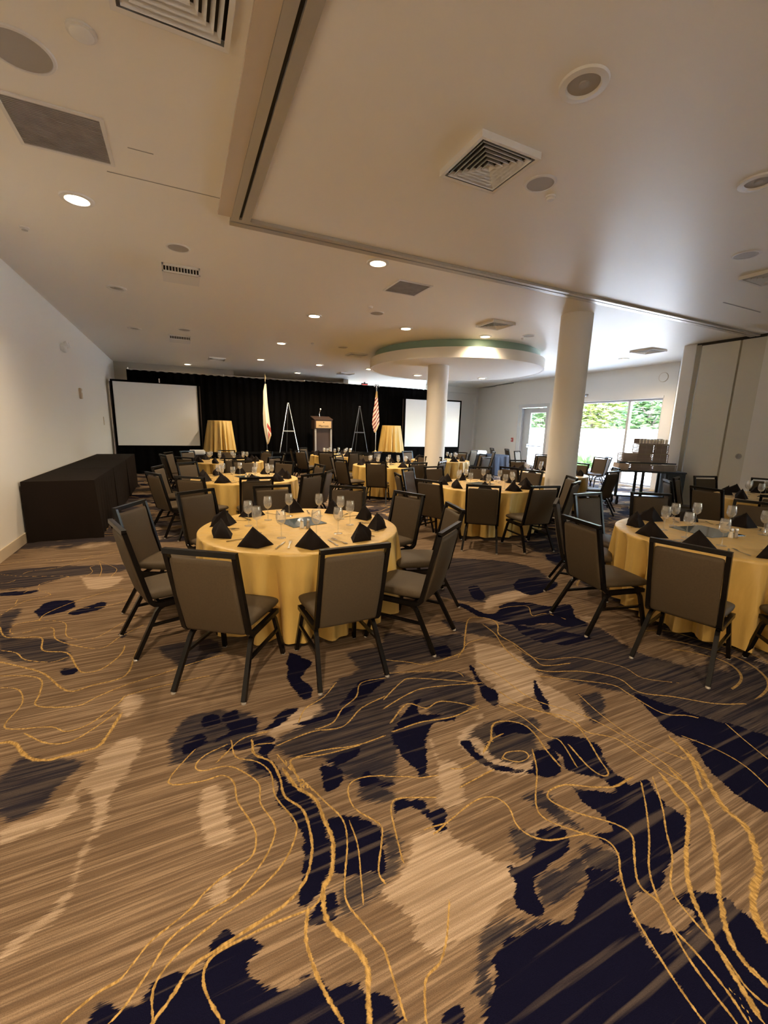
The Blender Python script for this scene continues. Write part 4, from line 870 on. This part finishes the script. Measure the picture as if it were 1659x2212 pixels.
# ------------------------------------------------------------------ projector tables
t=thing('draped_side_table','small black draped table before the left screen','table',(.40,14.75,0)); obj('cloth_cover',B(-.32,.32,-.25,.25,.01,.72,.01),M['blackcloth'],t)
def projector(loc,label,sx,rz=0):
    p=thing('projector',label,'projector',loc,rz,'white projectors'); obj('projector_body',B(-sx,sx,-.18,.18,.02,.16,.03),M['whiteplastic'],p,smooth=40); o=obj('lens',L([(0,0),(.045,0),(.05,.05),(0,.04)],18),M['dark'],p,smooth=40); o.rotation_euler=(R(-90),0,0); o.location=(.06,.17,.09)
    for a in (-1,1):
        for b in (-1,1): obj('foot',L([(.015,0),(.015,.021)],8),M['dark'],p).location=(a*sx*.7,b*.12,0)
projector((.40,14.75,.722),'white projector on the small black table before the left screen',.24)
o=obj('banquet_table',pleated(.80,.84,.765,.02,22,.05,31,'k',M['navycloth']),M['navycloth'],smooth=60,loc=(11.2,13.7,0)); tag(o,'round dark navy clothed table by the recessed wall, far right','table')
projector((10.85,13.85,.767),'white projector on the dark navy table',.26)
# ------------------------------------------------------------------ banquet tables with gold cloths
TB_=dict(T1=(.97,3.84,'the front left gold table'),T2=(4.63,2.13,'the front right gold table'),L2=(.99,7.84,'the gold table behind the front left one'),L3=(1.02,11.65,'the back left gold table'),
 C4=(4.8,9.85,'the middle gold table'),C5=(4.75,13.7,'the far gold table before the lectern'),M=(4.75,5.86,'the gold table before the big column'),R5=(7.3,11.25,'the gold table behind the slim column'),
 R6=(7.6,7.2,'the gold table behind the big column'),R7=(8.48,3.16,'the gold table beside the partition'))
ZT=.768
variants=[]
tp=None
for i,(k,(x,y,d)) in enumerate(TB_.items()):
    if i<3:
        vo=obj('tablecloth',pleated(.902,.895,ZT,.055,[19,22,18][i],.125,40+i,'t',M['cloth'],seg=240),M['cloth'],smooth=60); variants.append(vo.data)
    else:
        vo=bpy.data.objects.new('tablecloth',variants[i%3]); C.objects.link(vo)
    vo.location=(x,y,0); vo.rotation_euler=(0,0,i*1.37); tag(vo,'gold satin floor length cloth draped over '+d.replace('gold ','').replace('the ','the ',1),'tablecloth','gold tablecloths')
    if tp is None:
        tp=thing('round_table','round folding table hidden below the cloth of '+d,'table',(x,y,0),0,'round banquet tables')
        obj('tabletop',L([(0,ZT-.035),(.885,ZT-.035),(.895,ZT-.02),(.885,ZT-.004),(0,ZT-.004)],64),M['crate'],tp,smooth=40)
        for a in range(4):
            q=R(45+90*a); obj('leg',T([(.55*math.cos(q),.55*math.sin(q),0),(.55*math.cos(q),.55*math.sin(q),ZT-.035)],.016,n=10),M['frame'],tp,smooth=40)
    else: dup(tp,(x,y,0),i*.4,'round folding table hidden below the cloth of '+d)
# ------------------------------------------------------------------ banquet chair
def make_chair():
    t=thing('banquet_chair','x','chair')
    # seat
    bm=bmesh.new()
    secs=[(-.20,.205,.410,.470),(-.12,.212,.400,.480),(.05,.222,.398,.486),(.20,.226,.398,.480),(.25,.222,.405,.466),(.268,.205,.420,.450)]
    rings=[]
    for yy,w,z0,z1 in secs:
        zc=(z0+z1)/2; hh=(z1-z0)/2; r=[]
        for k in range(20):
            a=2*PI*k/20; ca,sa=math.cos(a),math.sin(a); e=.38
            r.append(bm.verts.new((w*math.copysign(abs(ca)**e,ca),yy,zc+hh*math.copysign(abs(sa)**.7,sa))))
        rings.append(r)
    for a,b in zip(rings,rings[1:]):
        for k in range(20): bm.faces.new((a[k],a[(k+1)%20],b[(k+1)%20],b[k]))
    bm.faces.new(rings[0][::-1]); bm.faces.new(rings[-1])
    obj('seat',bm,M['fabric'],t,smooth=60)
    # backrest pad, raked
    bm=bmesh.new(); rings=[]
    A=Vector((0,-.203,.395)); Bv=Vector((0,-.320,.912)); d=(Bv-A); nrm=Vector((0,d.z,-d.y)).normalized()
    for s,wf in ((0,.93),(.012,.985),(.05,1),(.5,1),(.95,1),(.985,.985),(1,.93)):
        c=A+d*s+nrm*(.012*math.sin(PI*s)*-1); th=.020 if .012<s<.985 else (.016 if s in (.012,.985) else .008); r=[]
        for k in range(20):
            a=2*PI*k/20; ca,sa=math.cos(a),math.sin(a)
            r.append(bm.verts.new(c+Vector((.207*wf*math.copysign(abs(ca)**.22,ca),0,0))+nrm*th*math.copysign(abs(sa)**.6,sa)))
        rings.append(r)
    for a,b in zip(rings,rings[1:]):
        for k in range(20): bm.faces.new((a[k],a[(k+1)%20],b[(k+1)%20],b[k]))
    bm.faces.new(rings[0][::-1]); bm.faces.new(rings[-1])
    obj('backrest',bm,M['fabric'],t,smooth=50)
    # back frame with top rail and seat rails
    bm=bmesh.new(); X=.224
    for s in (-1,1):
        sweep(bm,[(s*X,-.329,.952),(s*X,-.214,.455),(s*X,-.203,.41),(s*X,-.18,.388),(s*X,-.145,.380),(s*X,.21,.380)],.030,.032)
    sweep(bm,[(-X-.015,-.331,.955),(X+.015,-.331,.955)],.032,.032,side=(0,0,1))
    obj('back_frame',bm,M['frame'],t)
    bm=bmesh.new(); sweep(bm,[(-X,.20,.380),(X,.20,.380)],.022,.022,side=(0,0,1)); sweep(bm,[(-X,-.14,.380),(X,-.14,.380)],.022,.022,side=(0,0,1)); obj('seat_rail',bm,M['frame'],t)
    for s in (-1,1):
        lg=obj('leg',T([(s*.205,.02,.362),(s*.207,-.11,.360),(s*.210,-.145,.347),(s*.214,-.168,.32),(s*.243,-.335,.012)],.028,.028),M['frame'],t)
        obj('glide',L([(.014,.0),(.016,.006),(.013,.016)],12,c=(s*.2435,-.338,0)),M['glide'],lg)
        lg=obj('leg',T([(s*.205,.02,.362),(s*.207,.14,.360),(s*.210,.176,.347),(s*.213,.194,.32),(s*.240,.265,.012)],.028,.028),M['frame'],t)
        obj('glide',L([(.014,.0),(.016,.006),(.013,.016)],12,c=(s*.2405,.268,0)),M['glide'],lg)
        obj('stretcher',T([(s*.224,-.215,.23),(s*.224,.213,.23)],.02,.02),M['frame'],t)
    return t
proto=make_chair(); used=[False]
CHR=[('T1',.05,2.66),('T1',.97,2.43),('T1',1.87,2.68),('T1',2.45,3.46),('T1',2.40,4.37),('T1',-.48,3.58),('T1',-.48,4.51),('T1',.1,5.22),('T1',1.0,5.37),('T1',1.9,5.09),
('L2',.95,6.26),('L2',-.01,6.56),('L2',-.44,7.27),('L2',-.41,8.45),('L2',.11,9.10),('L2',1.15,9.30),('L2',1.88,9.07),('L2',2.44,8.26),('L2',1.87,6.60),('L2',2.30,7.05),
('L3',1.07,10.14),('L3',-.03,10.57),('L3',-.46,11.52),('L3',-.28,12.42),('L3',.22,12.93),('L3',1.15,13.15),('L3',2.08,12.70),('L3',2.06,10.55),('L3',2.50,11.77),
('C5',3.25,14.1),('C5',3.30,13.25),('C5',4.1,15.0),('C5',3.91,12.45),('C5',4.89,12.22),('C5',5.75,12.6),
('C4',3.54,10.72),('C4',3.34,9.47),('C4',3.98,11.13),('C4',3.9,8.65),('C4',4.87,8.36),('C4',5.75,8.73),('C4',6.08,9.15),('C4',6.1,10.5),('C4',4.9,11.35),
('M',3.93,7.18),('M',3.27,6.33),('M',4.73,7.33),('M',3.33,5.42),('M',5.60,7.06),('M',6.05,6.28),('M',3.80,4.70),('M',4.65,4.38),('M',6.10,5.25),('M',5.55,4.62),
('R5',6.32,10.10),('R5',7.1,12.72),('R5',8.78,11.22),('R5',8.07,9.95),('R5',8.55,12.1),
('R6',6.50,7.05),('R6',8.15,8.6),('R6',8.75,6.55),('R6',9.05,7.6),('R6',8.0,5.78),
('T2',3.75,3.36),('T2',3.13,2.52),('T2',3.18,1.65),('T2',4.65,3.66),('T2',5.50,3.36),('T2',6.05,2.5),('T2',3.80,.90),('T2',5.85,1.3),
('R7',6.98,3.56),('R7',7.08,2.65),('R7',9.09,4.54),('R7',9.75,3.9),('R7',7.52,4.42),('R7',8.2,4.66)]
LONE=[(11.9,12.4,200,'taupe chair standing near the glass door, seat side lit by daylight'),(10.07,9.92,100,'taupe chair standing alone between column and window wall'),(12.3,9.5,60,'taupe chair right before the big window, dark against daylight'),
(12.75,14.9,250,'taupe chair against the far recess wall, left of a pair'),(12.95,14.15,250,'taupe chair against the far recess wall, right of a pair'),(9.9,13.4,20,'taupe chair left of the dark navy table'),(10.1,12.55,60,'taupe chair in front of the dark navy table'),
(11.75,9.2,95,'taupe chair next to the one before the big window'),(10.75,10.6,110,'taupe chair by the window side of the big column')]
ORD=['first','second','third','fourth','fifth','sixth']
def rankphrases(center,pts):
    """nearest one first, then counted round the left and the right hand side of the table"""
    cx_,cy_=center; ca=math.atan2(-cy_,-cx_); r=[]
    for i,(x,y) in enumerate(pts):
        a=math.atan2(y-cy_,x-cx_)-ca; a=(a+PI)%(2*PI)-PI; r.append((abs(a),a,i))
    r.sort(); out={r[0][2]:'nearest seat'}
    nl=nr=0
    for ab,a,i in r[1:]:
        if a<0: out[i]=ORD[nl]+' on its left'; nl+=1
        else: out[i]=ORD[nr]+' on its right'; nr+=1
    return out
byT={}
for k,x,y in CHR: byT.setdefault(k,[]).append((x,y))
GC='chairs around the gold tables'
def put_chair(x,y,rz,label,group):
    if not used[0]:
        used[0]=True; proto.location=(x,y,0); proto.rotation_euler=(0,0,rz); proto['label']=label; proto['group']=group; return proto
    far=math.hypot(x,y)>9
    o=dup(proto,(x,y,0),rz,label,group)
    return o
rj=random.Random(5)
for k,pts in byT.items():
    cx_,cy_,d=TB_[k]; ph=rankphrases((cx_,cy_),pts)
    for i,(x,y) in enumerate(pts):
        x*=.978; y*=.978; a=math.atan2(y-cy_,x-cx_); r=math.hypot(x-cx_,y-cy_); r=max(1.47,min(1.63,r)); a2=a
        rx,ry=cx_+r*math.cos(a),cy_+r*math.sin(a); dj=R(rj.uniform(-4,4)); rz=a+PI/2+dj
        f=(-math.sin(rz),math.cos(rz)); sx,sy=rx+.331*f[0],ry+.331*f[1]
        put_chair(sx,sy,rz,'taupe padded chair at '+d+', '+ph[i],GC)
for x,y,deg,l in LONE: put_chair(x,y,R(deg),l,'loose chairs in the far right corner')
# ------------------------------------------------------------------ place settings
def make_glass():
    t=thing('wine_goblet','x','glass')
    obj('bowl',L([(0.0046,0.1176),(0.0160,0.1200),(0.0319,0.1344),(0.0410,0.1560),(0.0433,0.1800),(0.0399,0.2136),(0.0353,0.2400),(0.0340,0.2400),(0.0385,0.2136),(0.0417,0.1800),(0.0393,0.1572),(0.0302,0.1374),(0.0148,0.1236),(0.0000,0.1218)],20,cap=False),M['glass'],t,smooth=60)
    obj('stem',L([(0.0388,0.0000),(0.0388,0.0030),(0.0137,0.0072),(0.0051,0.0144),(0.0043,0.0600),(0.0051,0.1080),(0.0091,0.1188),(0.0000,0.1194)],16),M['glass'],t,smooth=60)
    return t
def make_napkin():
    bm=bmesh.new()
    # stood up pyramid fold: two leaning wings that meet in a front nose and share a peak
    nose=(.02,-.055,.0); pk=(-.012,.035,.155); Lf=(-.135,.035,0); Rt=(.145,.030,0); bk=(0,.130,0)
    def curved(a,b,c,bul,n=6):
        a,b,c=Vector(a),Vector(b),Vector(c); nn=(b-a).cross(c-a).normalized(); P={}
        for i in range(n+1):
            for j in range(n+1-i):
                u,v=i/n,j/n; w=1-u-v; p=a*w+b*u+c*v+nn*bul*27*u*v*w; p.z=max(p.z,0) ; P[i,j]=bm.verts.new(p)
        for i in range(n):
            for j in range(n-i):
                bm.faces.new((P[i,j],P[i+1,j],P[i,j+1]))
                if j<n-i-1: bm.faces.new((P[i+1,j],P[i+1,j+1],P[i,j+1]))
    curved(Lf,nose,pk,.034,8); curved(nose,Rt,pk,.040,8); curved(Rt,bk,pk,-.006); curved(bk,Lf,pk,-.006)
    # inner fold layers showing as ridges along the peak
    curved((-.124,.028,.0),(.018,-.060,.0),(-.022,.024,.140),.030,8); curved((.018,-.060,0),(.128,.022,0),(.004,.022,.142),.034,8)
    bmesh.ops.remove_doubles(bm,verts=bm.verts[:],dist=.0004)
    o=obj('folded_napkin',bm,M['napkin'],smooth=70); return tag(o,'x','napkin')
def make_fork():
    bm=bmesh.new(); pr=[(-.10,.006),(-.085,.010),(-.03,.0035),(.03,.0035),(.05,.011),(.065,.0125)]
    z=lambda y:.004+.006*max(0,(y-.03)/.07)
    rows_=[[bm.verts.new((s*w,y,z(y)+dz)) for s in (-1,1) for dz in (0,.0022)] for y,w in pr]
    for a,b in zip(rows_,rows_[1:]):
        for q in ((0,1),(1,3),(3,2),(2,0)): bm.faces.new((a[q[0]],a[q[1]],b[q[1]],b[q[0]]))
    for r in (rows_[0],rows_[-1]): bm.faces.new((r[0],r[1],r[3],r[2]))
    for s in (-.010,-.0035,.0035,.010): box(bm,s-.0016,s+.0016,.064,.105,.0085,.0105)
    o=obj('dinner_fork',bm,M['steel'],smooth=50); return tag(o,'x','fork')
def make_knife():
    bm=bmesh.new(); pr=[(-.11,.006),(-.10,.009),(-.02,.006),(0,.005),(.01,.009),(.07,.010),(.10,.006),(.11,.001)]
    rows_=[[bm.verts.new((s*w if s<0 else w*.6,y,.002+dz)) for s in (-1,1) for dz in (0,.0035 if y<0 else .0015)] for y,w in pr]
    for a,b in zip(rows_,rows_[1:]):
        for q in ((0,1),(1,3),(3,2),(2,0)): bm.faces.new((a[q[0]],a[q[1]],b[q[1]],b[q[0]]))
    for r in (rows_[0],rows_[-1]): bm.faces.new((r[0],r[1],r[3],r[2]))
    o=obj('dinner_knife',bm,M['steel'],smooth=50); return tag(o,'x','knife')
def make_shaker(m,name):
    t=thing(name,'x','shaker')
    bm=bmesh.new(); lathe(bm,[(.020,0),(.021,.01),(.014,.05),(.013,.062)],8); obj('shaker_body',bm,m,t)
    obj('shaker_cap',L([(.0145,.062),(.0145,.078),(.010,.088),(0,.090)],14),M['steel'],t,smooth=50); return t
pro={'g':make_glass(),'n':make_napkin(),'f':make_fork(),'k':make_knife(),'s':make_shaker(M['salt'],'salt_shaker'),'p':make_shaker(M['pepper'],'pepper_shaker')}
first={k:True for k in pro}
def place(kind,loc,rz,label,group):
    if not inframe(loc): return
    if first[kind]:
        first[kind]=False; o=pro[kind]; o.location=loc; o.rotation_euler=(0,0,rz); o['label']=label; o['group']=group; return o
    return dup(pro[kind],loc,rz,label,group)
PHASE=dict(T1=-97,T2=-92,L2=-90,L3=-85,C4=-88,C5=-85,M=-95,R5=-90,R6=-90,R7=-95)
rs=random.Random(11); ZP=ZT+.0015
tiles=[]
for k,(cx_,cy_,d) in TB_.items():
    n=10; A=[R(PHASE[k]+36*i+rs.uniform(-2.5,2.5)) for i in range(n)]
    pts=[(cx_+math.cos(a),cy_+math.sin(a)) for a in A]; ph=rankphrases((cx_,cy_),pts)
    dist=math.hypot(cx_,cy_)
    for i,a in enumerate(A):
        def pol(r,da): q=a+da; return (cx_+r*math.cos(q),cy_+r*math.sin(q),ZP)
        fr=a+PI/2      # local +y points to the table centre
        place('n',pol(.755,rs.uniform(-.03,.03)),fr+rs.uniform(-.8,.8),'black folded napkin on '+d+', '+ph[i].replace('nearest seat','nearest place'),'black napkins on the tables')
        place('g',pol(.47+rs.uniform(-.03,.03),.12+rs.uniform(-.08,.08)),0,'stemmed glass on '+d+', '+ph[i].replace('nearest seat','nearest place'),'stemmed glasses on the tables')
        if dist<10:
            place('f',pol(.66,-.27+rs.uniform(-.02,.02)),fr+rs.uniform(-.2,.2),'steel fork on '+d+', '+ph[i].replace('nearest seat','nearest place'),'forks on the tables')
            place('k',pol(.67,.25+rs.uniform(-.02,.02)),fr+rs.uniform(-.2,.2),'steel knife on '+d+', '+ph[i].replace('nearest seat','nearest place'),'knives on the tables')
    if inframe((cx_,cy_,ZT),60):
        s=.18 if k!='T2' else .22
        ti=obj('centre_tile',B(-s,s,-s,s,0,.005,.001),M['mirror'],loc=(cx_+.05,cy_+.17,ZP)); ti.rotation_euler=(0,0,R({'T1':13,'T2':-10}.get(k,15))); tag(ti,'square dark mirror tile in the centre of '+d,'tile','centre mirror tiles')
        q=Vector((cx_-.01,cy_-.07,ZP)); u=Vector((.8,-.2,0))
        place('s',tuple(q+u*.0),0,'clear salt shaker by the tile on '+d,'salt shakers'); place('p',tuple(q+u*.07),0,'dark pepper shaker by the tile on '+d,'pepper shakers')
t=thing('menu_card','folded cream menu card standing on the gold table behind the big column','card',(8.05,6.85,ZP),R(-50)); obj('front_leaf',B(-.06,.06,-.03,-.028,0,.19),M['cream'],t); obj('back_leaf',B(-.06,.06,.0,.002,0,.19),M['cream'],t)
# ------------------------------------------------------------------ service cart with crates
ct=thing('service_cart','black open service cart standing in front of the partition','cart',(10.30,6.56,0),R(-37))
obj('top_shelf',B(-.77,.77,-.27,.27,.81,.85,.01),M['cart'],ct); obj('bottom_shelf',B(-.75,.75,-.26,.26,.20,.24,.01),M['cart'],ct)
for x in (-.72,-.16,.36,.72):
    for y in (-.23,.23): obj('post',B(x-.03,x+.03,y-.02,y+.02,.24,.81),M['cart'],ct)
obj('side_panel',B(.40,.70,-.24,.24,.24,.80),M['cart'],ct)
for x in (-.66,.66):
    for y in (-.2,.2):
        cs=obj('caster',B(x-.02,x+.02,y-.03,y+.03,.12,.20),M['frame'],ct); o=obj('wheel',L([(0,-.02),(.06,-.02),(.06,.02),(0,.02)],20),M['frame'],cs,smooth=40); o.rotation_euler=(0,R(90),0); o.location=(x,y,.061)
cm=Matrix.Translation((10.30,6.56,0))@Matrix.Rotation(R(-37),4,'Z')
def oncart(x,y,z): return tuple(cm@Vector((x,y,z)))
def crate(x0,x1,z0,z1,label,y=0,dep=.42,m='crate'):
    c=thing('glass_rack' if m=='crate' else 'cardboard_box',label,'rack' if m=='crate' else 'box',oncart((x0+x1)/2,y,z0),R(-37),'crates and boxes on the cart'); w=(x1-x0)/2; h=z1-z0; d=dep/2
    bm=bmesh.new(); tks=.012
    if m=='crate':
        box(bm,-w,w,-d,d,0,.01); 
        nb=max(3,int(h/.04))
        for i in range(nb+1):
            z=.01+(h-.03)*i/nb
            for a in ((-w,w,-d,-d+tks),(-w,w,d-tks,d),(-w,-w+tks,-d+tks,d-tks),(w-tks,w,-d+tks,d-tks)): box(bm,*a,z,z+.018)
        for xx in (-w,w-.02,-.01):
            for yy in (-d-.002,d-.012): box(bm,xx,xx+.02,yy,yy+.014,0,h)
        box(bm,-w+.02,w-.02,-d+.03,-d+.034,.01,h-.02)
        obj('rack_frame',bm,M['crate'],c); obj('top_rim',B(-w-.004,w+.004,-d-.004,-d+.014,h-.02,h),M['seal'],c)
    else:
        box(bm,-w,w,-d,d,0,h*.98); obj('box_body',bm,M['cardboard'],c); obj('box_flap',B(-w,w,-d-.02,-d-.012,h*.35,h),M['cardboard'],c)
    return c
z0=.852
crate(-.45,.02,z0,z0+.17,'brown slatted rack on the cart, lowest row, left'); crate(.05,.55,z0,z0+.15,'brown slatted rack on the cart, lowest row, right')
crate(-.72,-.50,z0,z0+.16,'brown paperboard box with open flap at the left cart end',m='card')
t=thing('serving_tray','dark flat tray laid across the lowest racks on the cart','tray',oncart(-.10,0,z0+.172),R(-37)); obj('tray_base',B(-.62,.62,-.22,.22,0,.012,.003),M['cart'],t); obj('tray_lip',B(-.62,.62,-.235,-.22,0,.03),M['cart'],t)
z1=z0+.187
crate(-.65,-.02,z1,z1+.22,'grey brown rack on the tray, left one'); crate(.01,.34,z1,z1+.22,'grey brown rack on the tray, right one')
z2=z1+.222
crate(-.33,.02,z2,z2+.22,'upper slatted rack on the cart, left one'); crate(.04,.32,z2,z2+.22,'upper slatted rack on the cart, right one')
z3=z2+.223
tg=thing('glass_rack','topmost shallow dark rack holding upturned glasses','rack',oncart(0,0,z3),R(-37)); obj('rack_frame',B(-.32,.32,-.2,.2,0,.02),M['crate'],tg); obj('back_wall',B(-.32,.32,.19,.2,.02,.13),M['crate'],tg)
gl=None
for i in range(9):
    p_=oncart(-.28+i*.07,-.12,z3+.022)
    lb='small upturned glass in the topmost rack, '+['first','second','third','fourth','fifth','sixth','seventh','eighth','ninth'][i]+' from the left'
    if gl is None: gl=obj('stacked_glass',L([(.022,0),(.026,.02),(.028,.08),(.02,.095),(0,.098)],12),M['salt'],smooth=50,loc=p_); tag(gl,lb,'glass','upturned glasses in the top rack')
    else: g_=gl.copy(); C.objects.link(g_); g_.location=p_; g_['label']=lb
for i,(x,y,z,rz,l) in enumerate(((-.40,-.20,z0+.172+.032,.3,'stack of loose papers on the dark tray edge'),(.42,-.08,z0+.152,.1,'loose white papers on the lowest right rack'))):
    o=obj('paper_sheets',B(-.13,.13,-.06,.06,0,.012),M['cream'],loc=oncart(x,y,z)); o.rotation_euler=(0,0,R(-37)+rz); tag(o,l,'papers')
# ------------------------------------------------------------------ outdoors
struct('patio_ground',B(13.6,60,-20,60,-.1,0.0),M['concrete'])
struct('patio_wall',B(18.0,18.3,2,34,0,1.95),M['stucco'])
bm=bmesh.new(); v0=[(16.0,11.85,.05),(16.0,12.45,.05),(16.0,12.45,1.22),(16.0,11.85,1.92)]
a=[bm.verts.new(p) for p in v0]; b=[bm.verts.new((p[0]+.35,p[1],p[2])) for p in v0]
bm.faces.new(a); bm.faces.new(b[::-1])
for i in range(4): bm.faces.new((a[i],a[(i+1)%4],b[(i+1)%4],b[i]))
o=obj('stair_parapet',bm,M['winframe'],loc=(0,0,-.05)); tag(o,'sloping white stair parapet outside the big window, shade put into grey','parapet')  # white wall; the grey colour stands in for its shaded face
def tree(x,y,h,rad,seed,label,m,n=1300,trunk=.09,low=.0):
    rg=random.Random(seed); t=thing('tree',label,'tree',(x,y,0),0,'trees beyond the patio wall')
    bm=bmesh.new(); top=(rg.uniform(-.2,.2),rg.uniform(-.2,.2),h*.8)
    sweep(bm,[(0,0,0),(top[0]*.4,top[1]*.4,h*.4),top],trunk,n=8)
    for i in range(7):
        a=rg.uniform(0,6.28); z=h*rg.uniform(.3,.6); sweep(bm,[(top[0]*.4,top[1]*.4,z),(rad*.4*math.cos(a),rad*.4*math.sin(a),z+.35*rad),(rad*.8*math.cos(a),rad*.8*math.sin(a),z+.6*rad)],trunk*.4,n=6)
    obj('trunk',bm,M['bark'],t,smooth=50)
    bm=bmesh.new()
    for i in range(n):
        a=rg.uniform(0,6.28); u=rg.uniform(-1,1); rr=rad*rg.random()**.4; s=math.sqrt(1-u*u)
        c=Vector((rr*s*math.cos(a),rr*s*math.sin(a),low+(h-low)*.55+rr*u*(h-low)*.45/rad)); l=rg.uniform(.13,.24)
        q=Matrix.Rotation(rg.uniform(0,6.28),3,'Z')@Matrix.Rotation(rg.uniform(-1.2,1.2),3,'X')
        bm.faces.new([bm.verts.new(c+q@Vector(p)*l) for p in ((-1,0,0),(-.3,.4,.1),(1,0,0),(-.3,-.4,.1))])
    obj('foliage',bm,m,t)
ty=[(20.4,13.3,4.3,1.6,'dense green tree over the patio wall, seen left of the mullion','leaf'),(20.6,16.5,4.8,1.6,'yellow green tree seen beside the big column through the glass','leaf2'),(20.4,10.1,4.2,1.6,'green tree seen right in the big window','leaf'),
 (24.6,16.0,6.0,1.8,'taller green tree in the second row outside','leaf'),(24.6,12.3,6.0,1.8,'taller yellowish tree in the second row outside','leaf2'),(20.6,19.8,5.0,1.6,'green tree seen through the glass door, left','leaf'),(20.8,23.1,4.8,1.6,'green tree seen through the glass door, right','leaf2'),(24.8,19.9,6.0,1.8,'tall green tree in the second row behind the door','leaf')]
for i,(x,y,h,r_,l,m) in enumerate(ty): tree(x,y,h,r_,i+50,l,M[m],n=1700)
def shrub(x,y,label,seed):
    rg=random.Random(seed); t=thing('garden_shrub',label,'shrub',(x,y,0)); bm=bmesh.new()
    for i in range(60):
        a=rg.uniform(0,6.28); l=rg.uniform(.5,1.1); el=rg.uniform(.5,1.3); d=Vector((math.cos(a)*math.cos(el),math.sin(a)*math.cos(el),math.sin(el))); s=d.cross(Vector((0,0,1))).normalized()*.035
        p0=Vector((0,0,.1)); p1=d*l*.6+Vector((0,0,.15)); p2=d*l+Vector((0,0,-.05))
        vs=[bm.verts.new(q) for q in (p0-s*.4,p0+s*.4,p1+s,p2,p1-s)]; bm.faces.new(vs)
    obj('fronds',bm,M['leaf'],t); obj('stem_base',L([(.05,0),(.04,.2),(0,.22)],10),M['bark'],t,smooth=40)
shrub(16.5,13.3,'spiky green shrub on the patio beside the column edge',4); shrub(17.0,15.6,'spiky green shrub against the patio wall',9)
t=thing('patio_table','white round patio table outside the glass door','table',(15.4,15.6,0)); obj('tabletop',L([(0,.72),(.5,.72),(.5,.75),(0,.75)],32),M['whiteplastic'],t,smooth=40); obj('pedestal',L([(.3,0),(.3,.02),(.03,.05),(.03,.72)],20),M['whiteplastic'],t,smooth=30)
def pchair(x,y,rz,label):
    t=thing('patio_chair',label,'chair',(x,y,0),R(rz),'white patio chairs')
    obj('seat',B(-.22,.22,-.2,.22,.42,.45,.01),M['whiteplastic'],t); o=obj('backrest',B(-.22,.22,-.02,.02,0,.42,.015),M['whiteplastic'],t); o.location=(0,-.21,.45); o.rotation_euler=(R(10),0,0)
    for a in (-.19,.19):
        for b in (-.17,.19): obj('leg',T([(a,b,.42),(a*1.1,b*1.1,0)],.013,n=8),M['whiteplastic'],t,smooth=40)
pchair(14.9,14.9,-30,'white patio chair outside the door, nearer one'); pchair(16.1,16.3,140,'white patio chair outside the door, farther one')
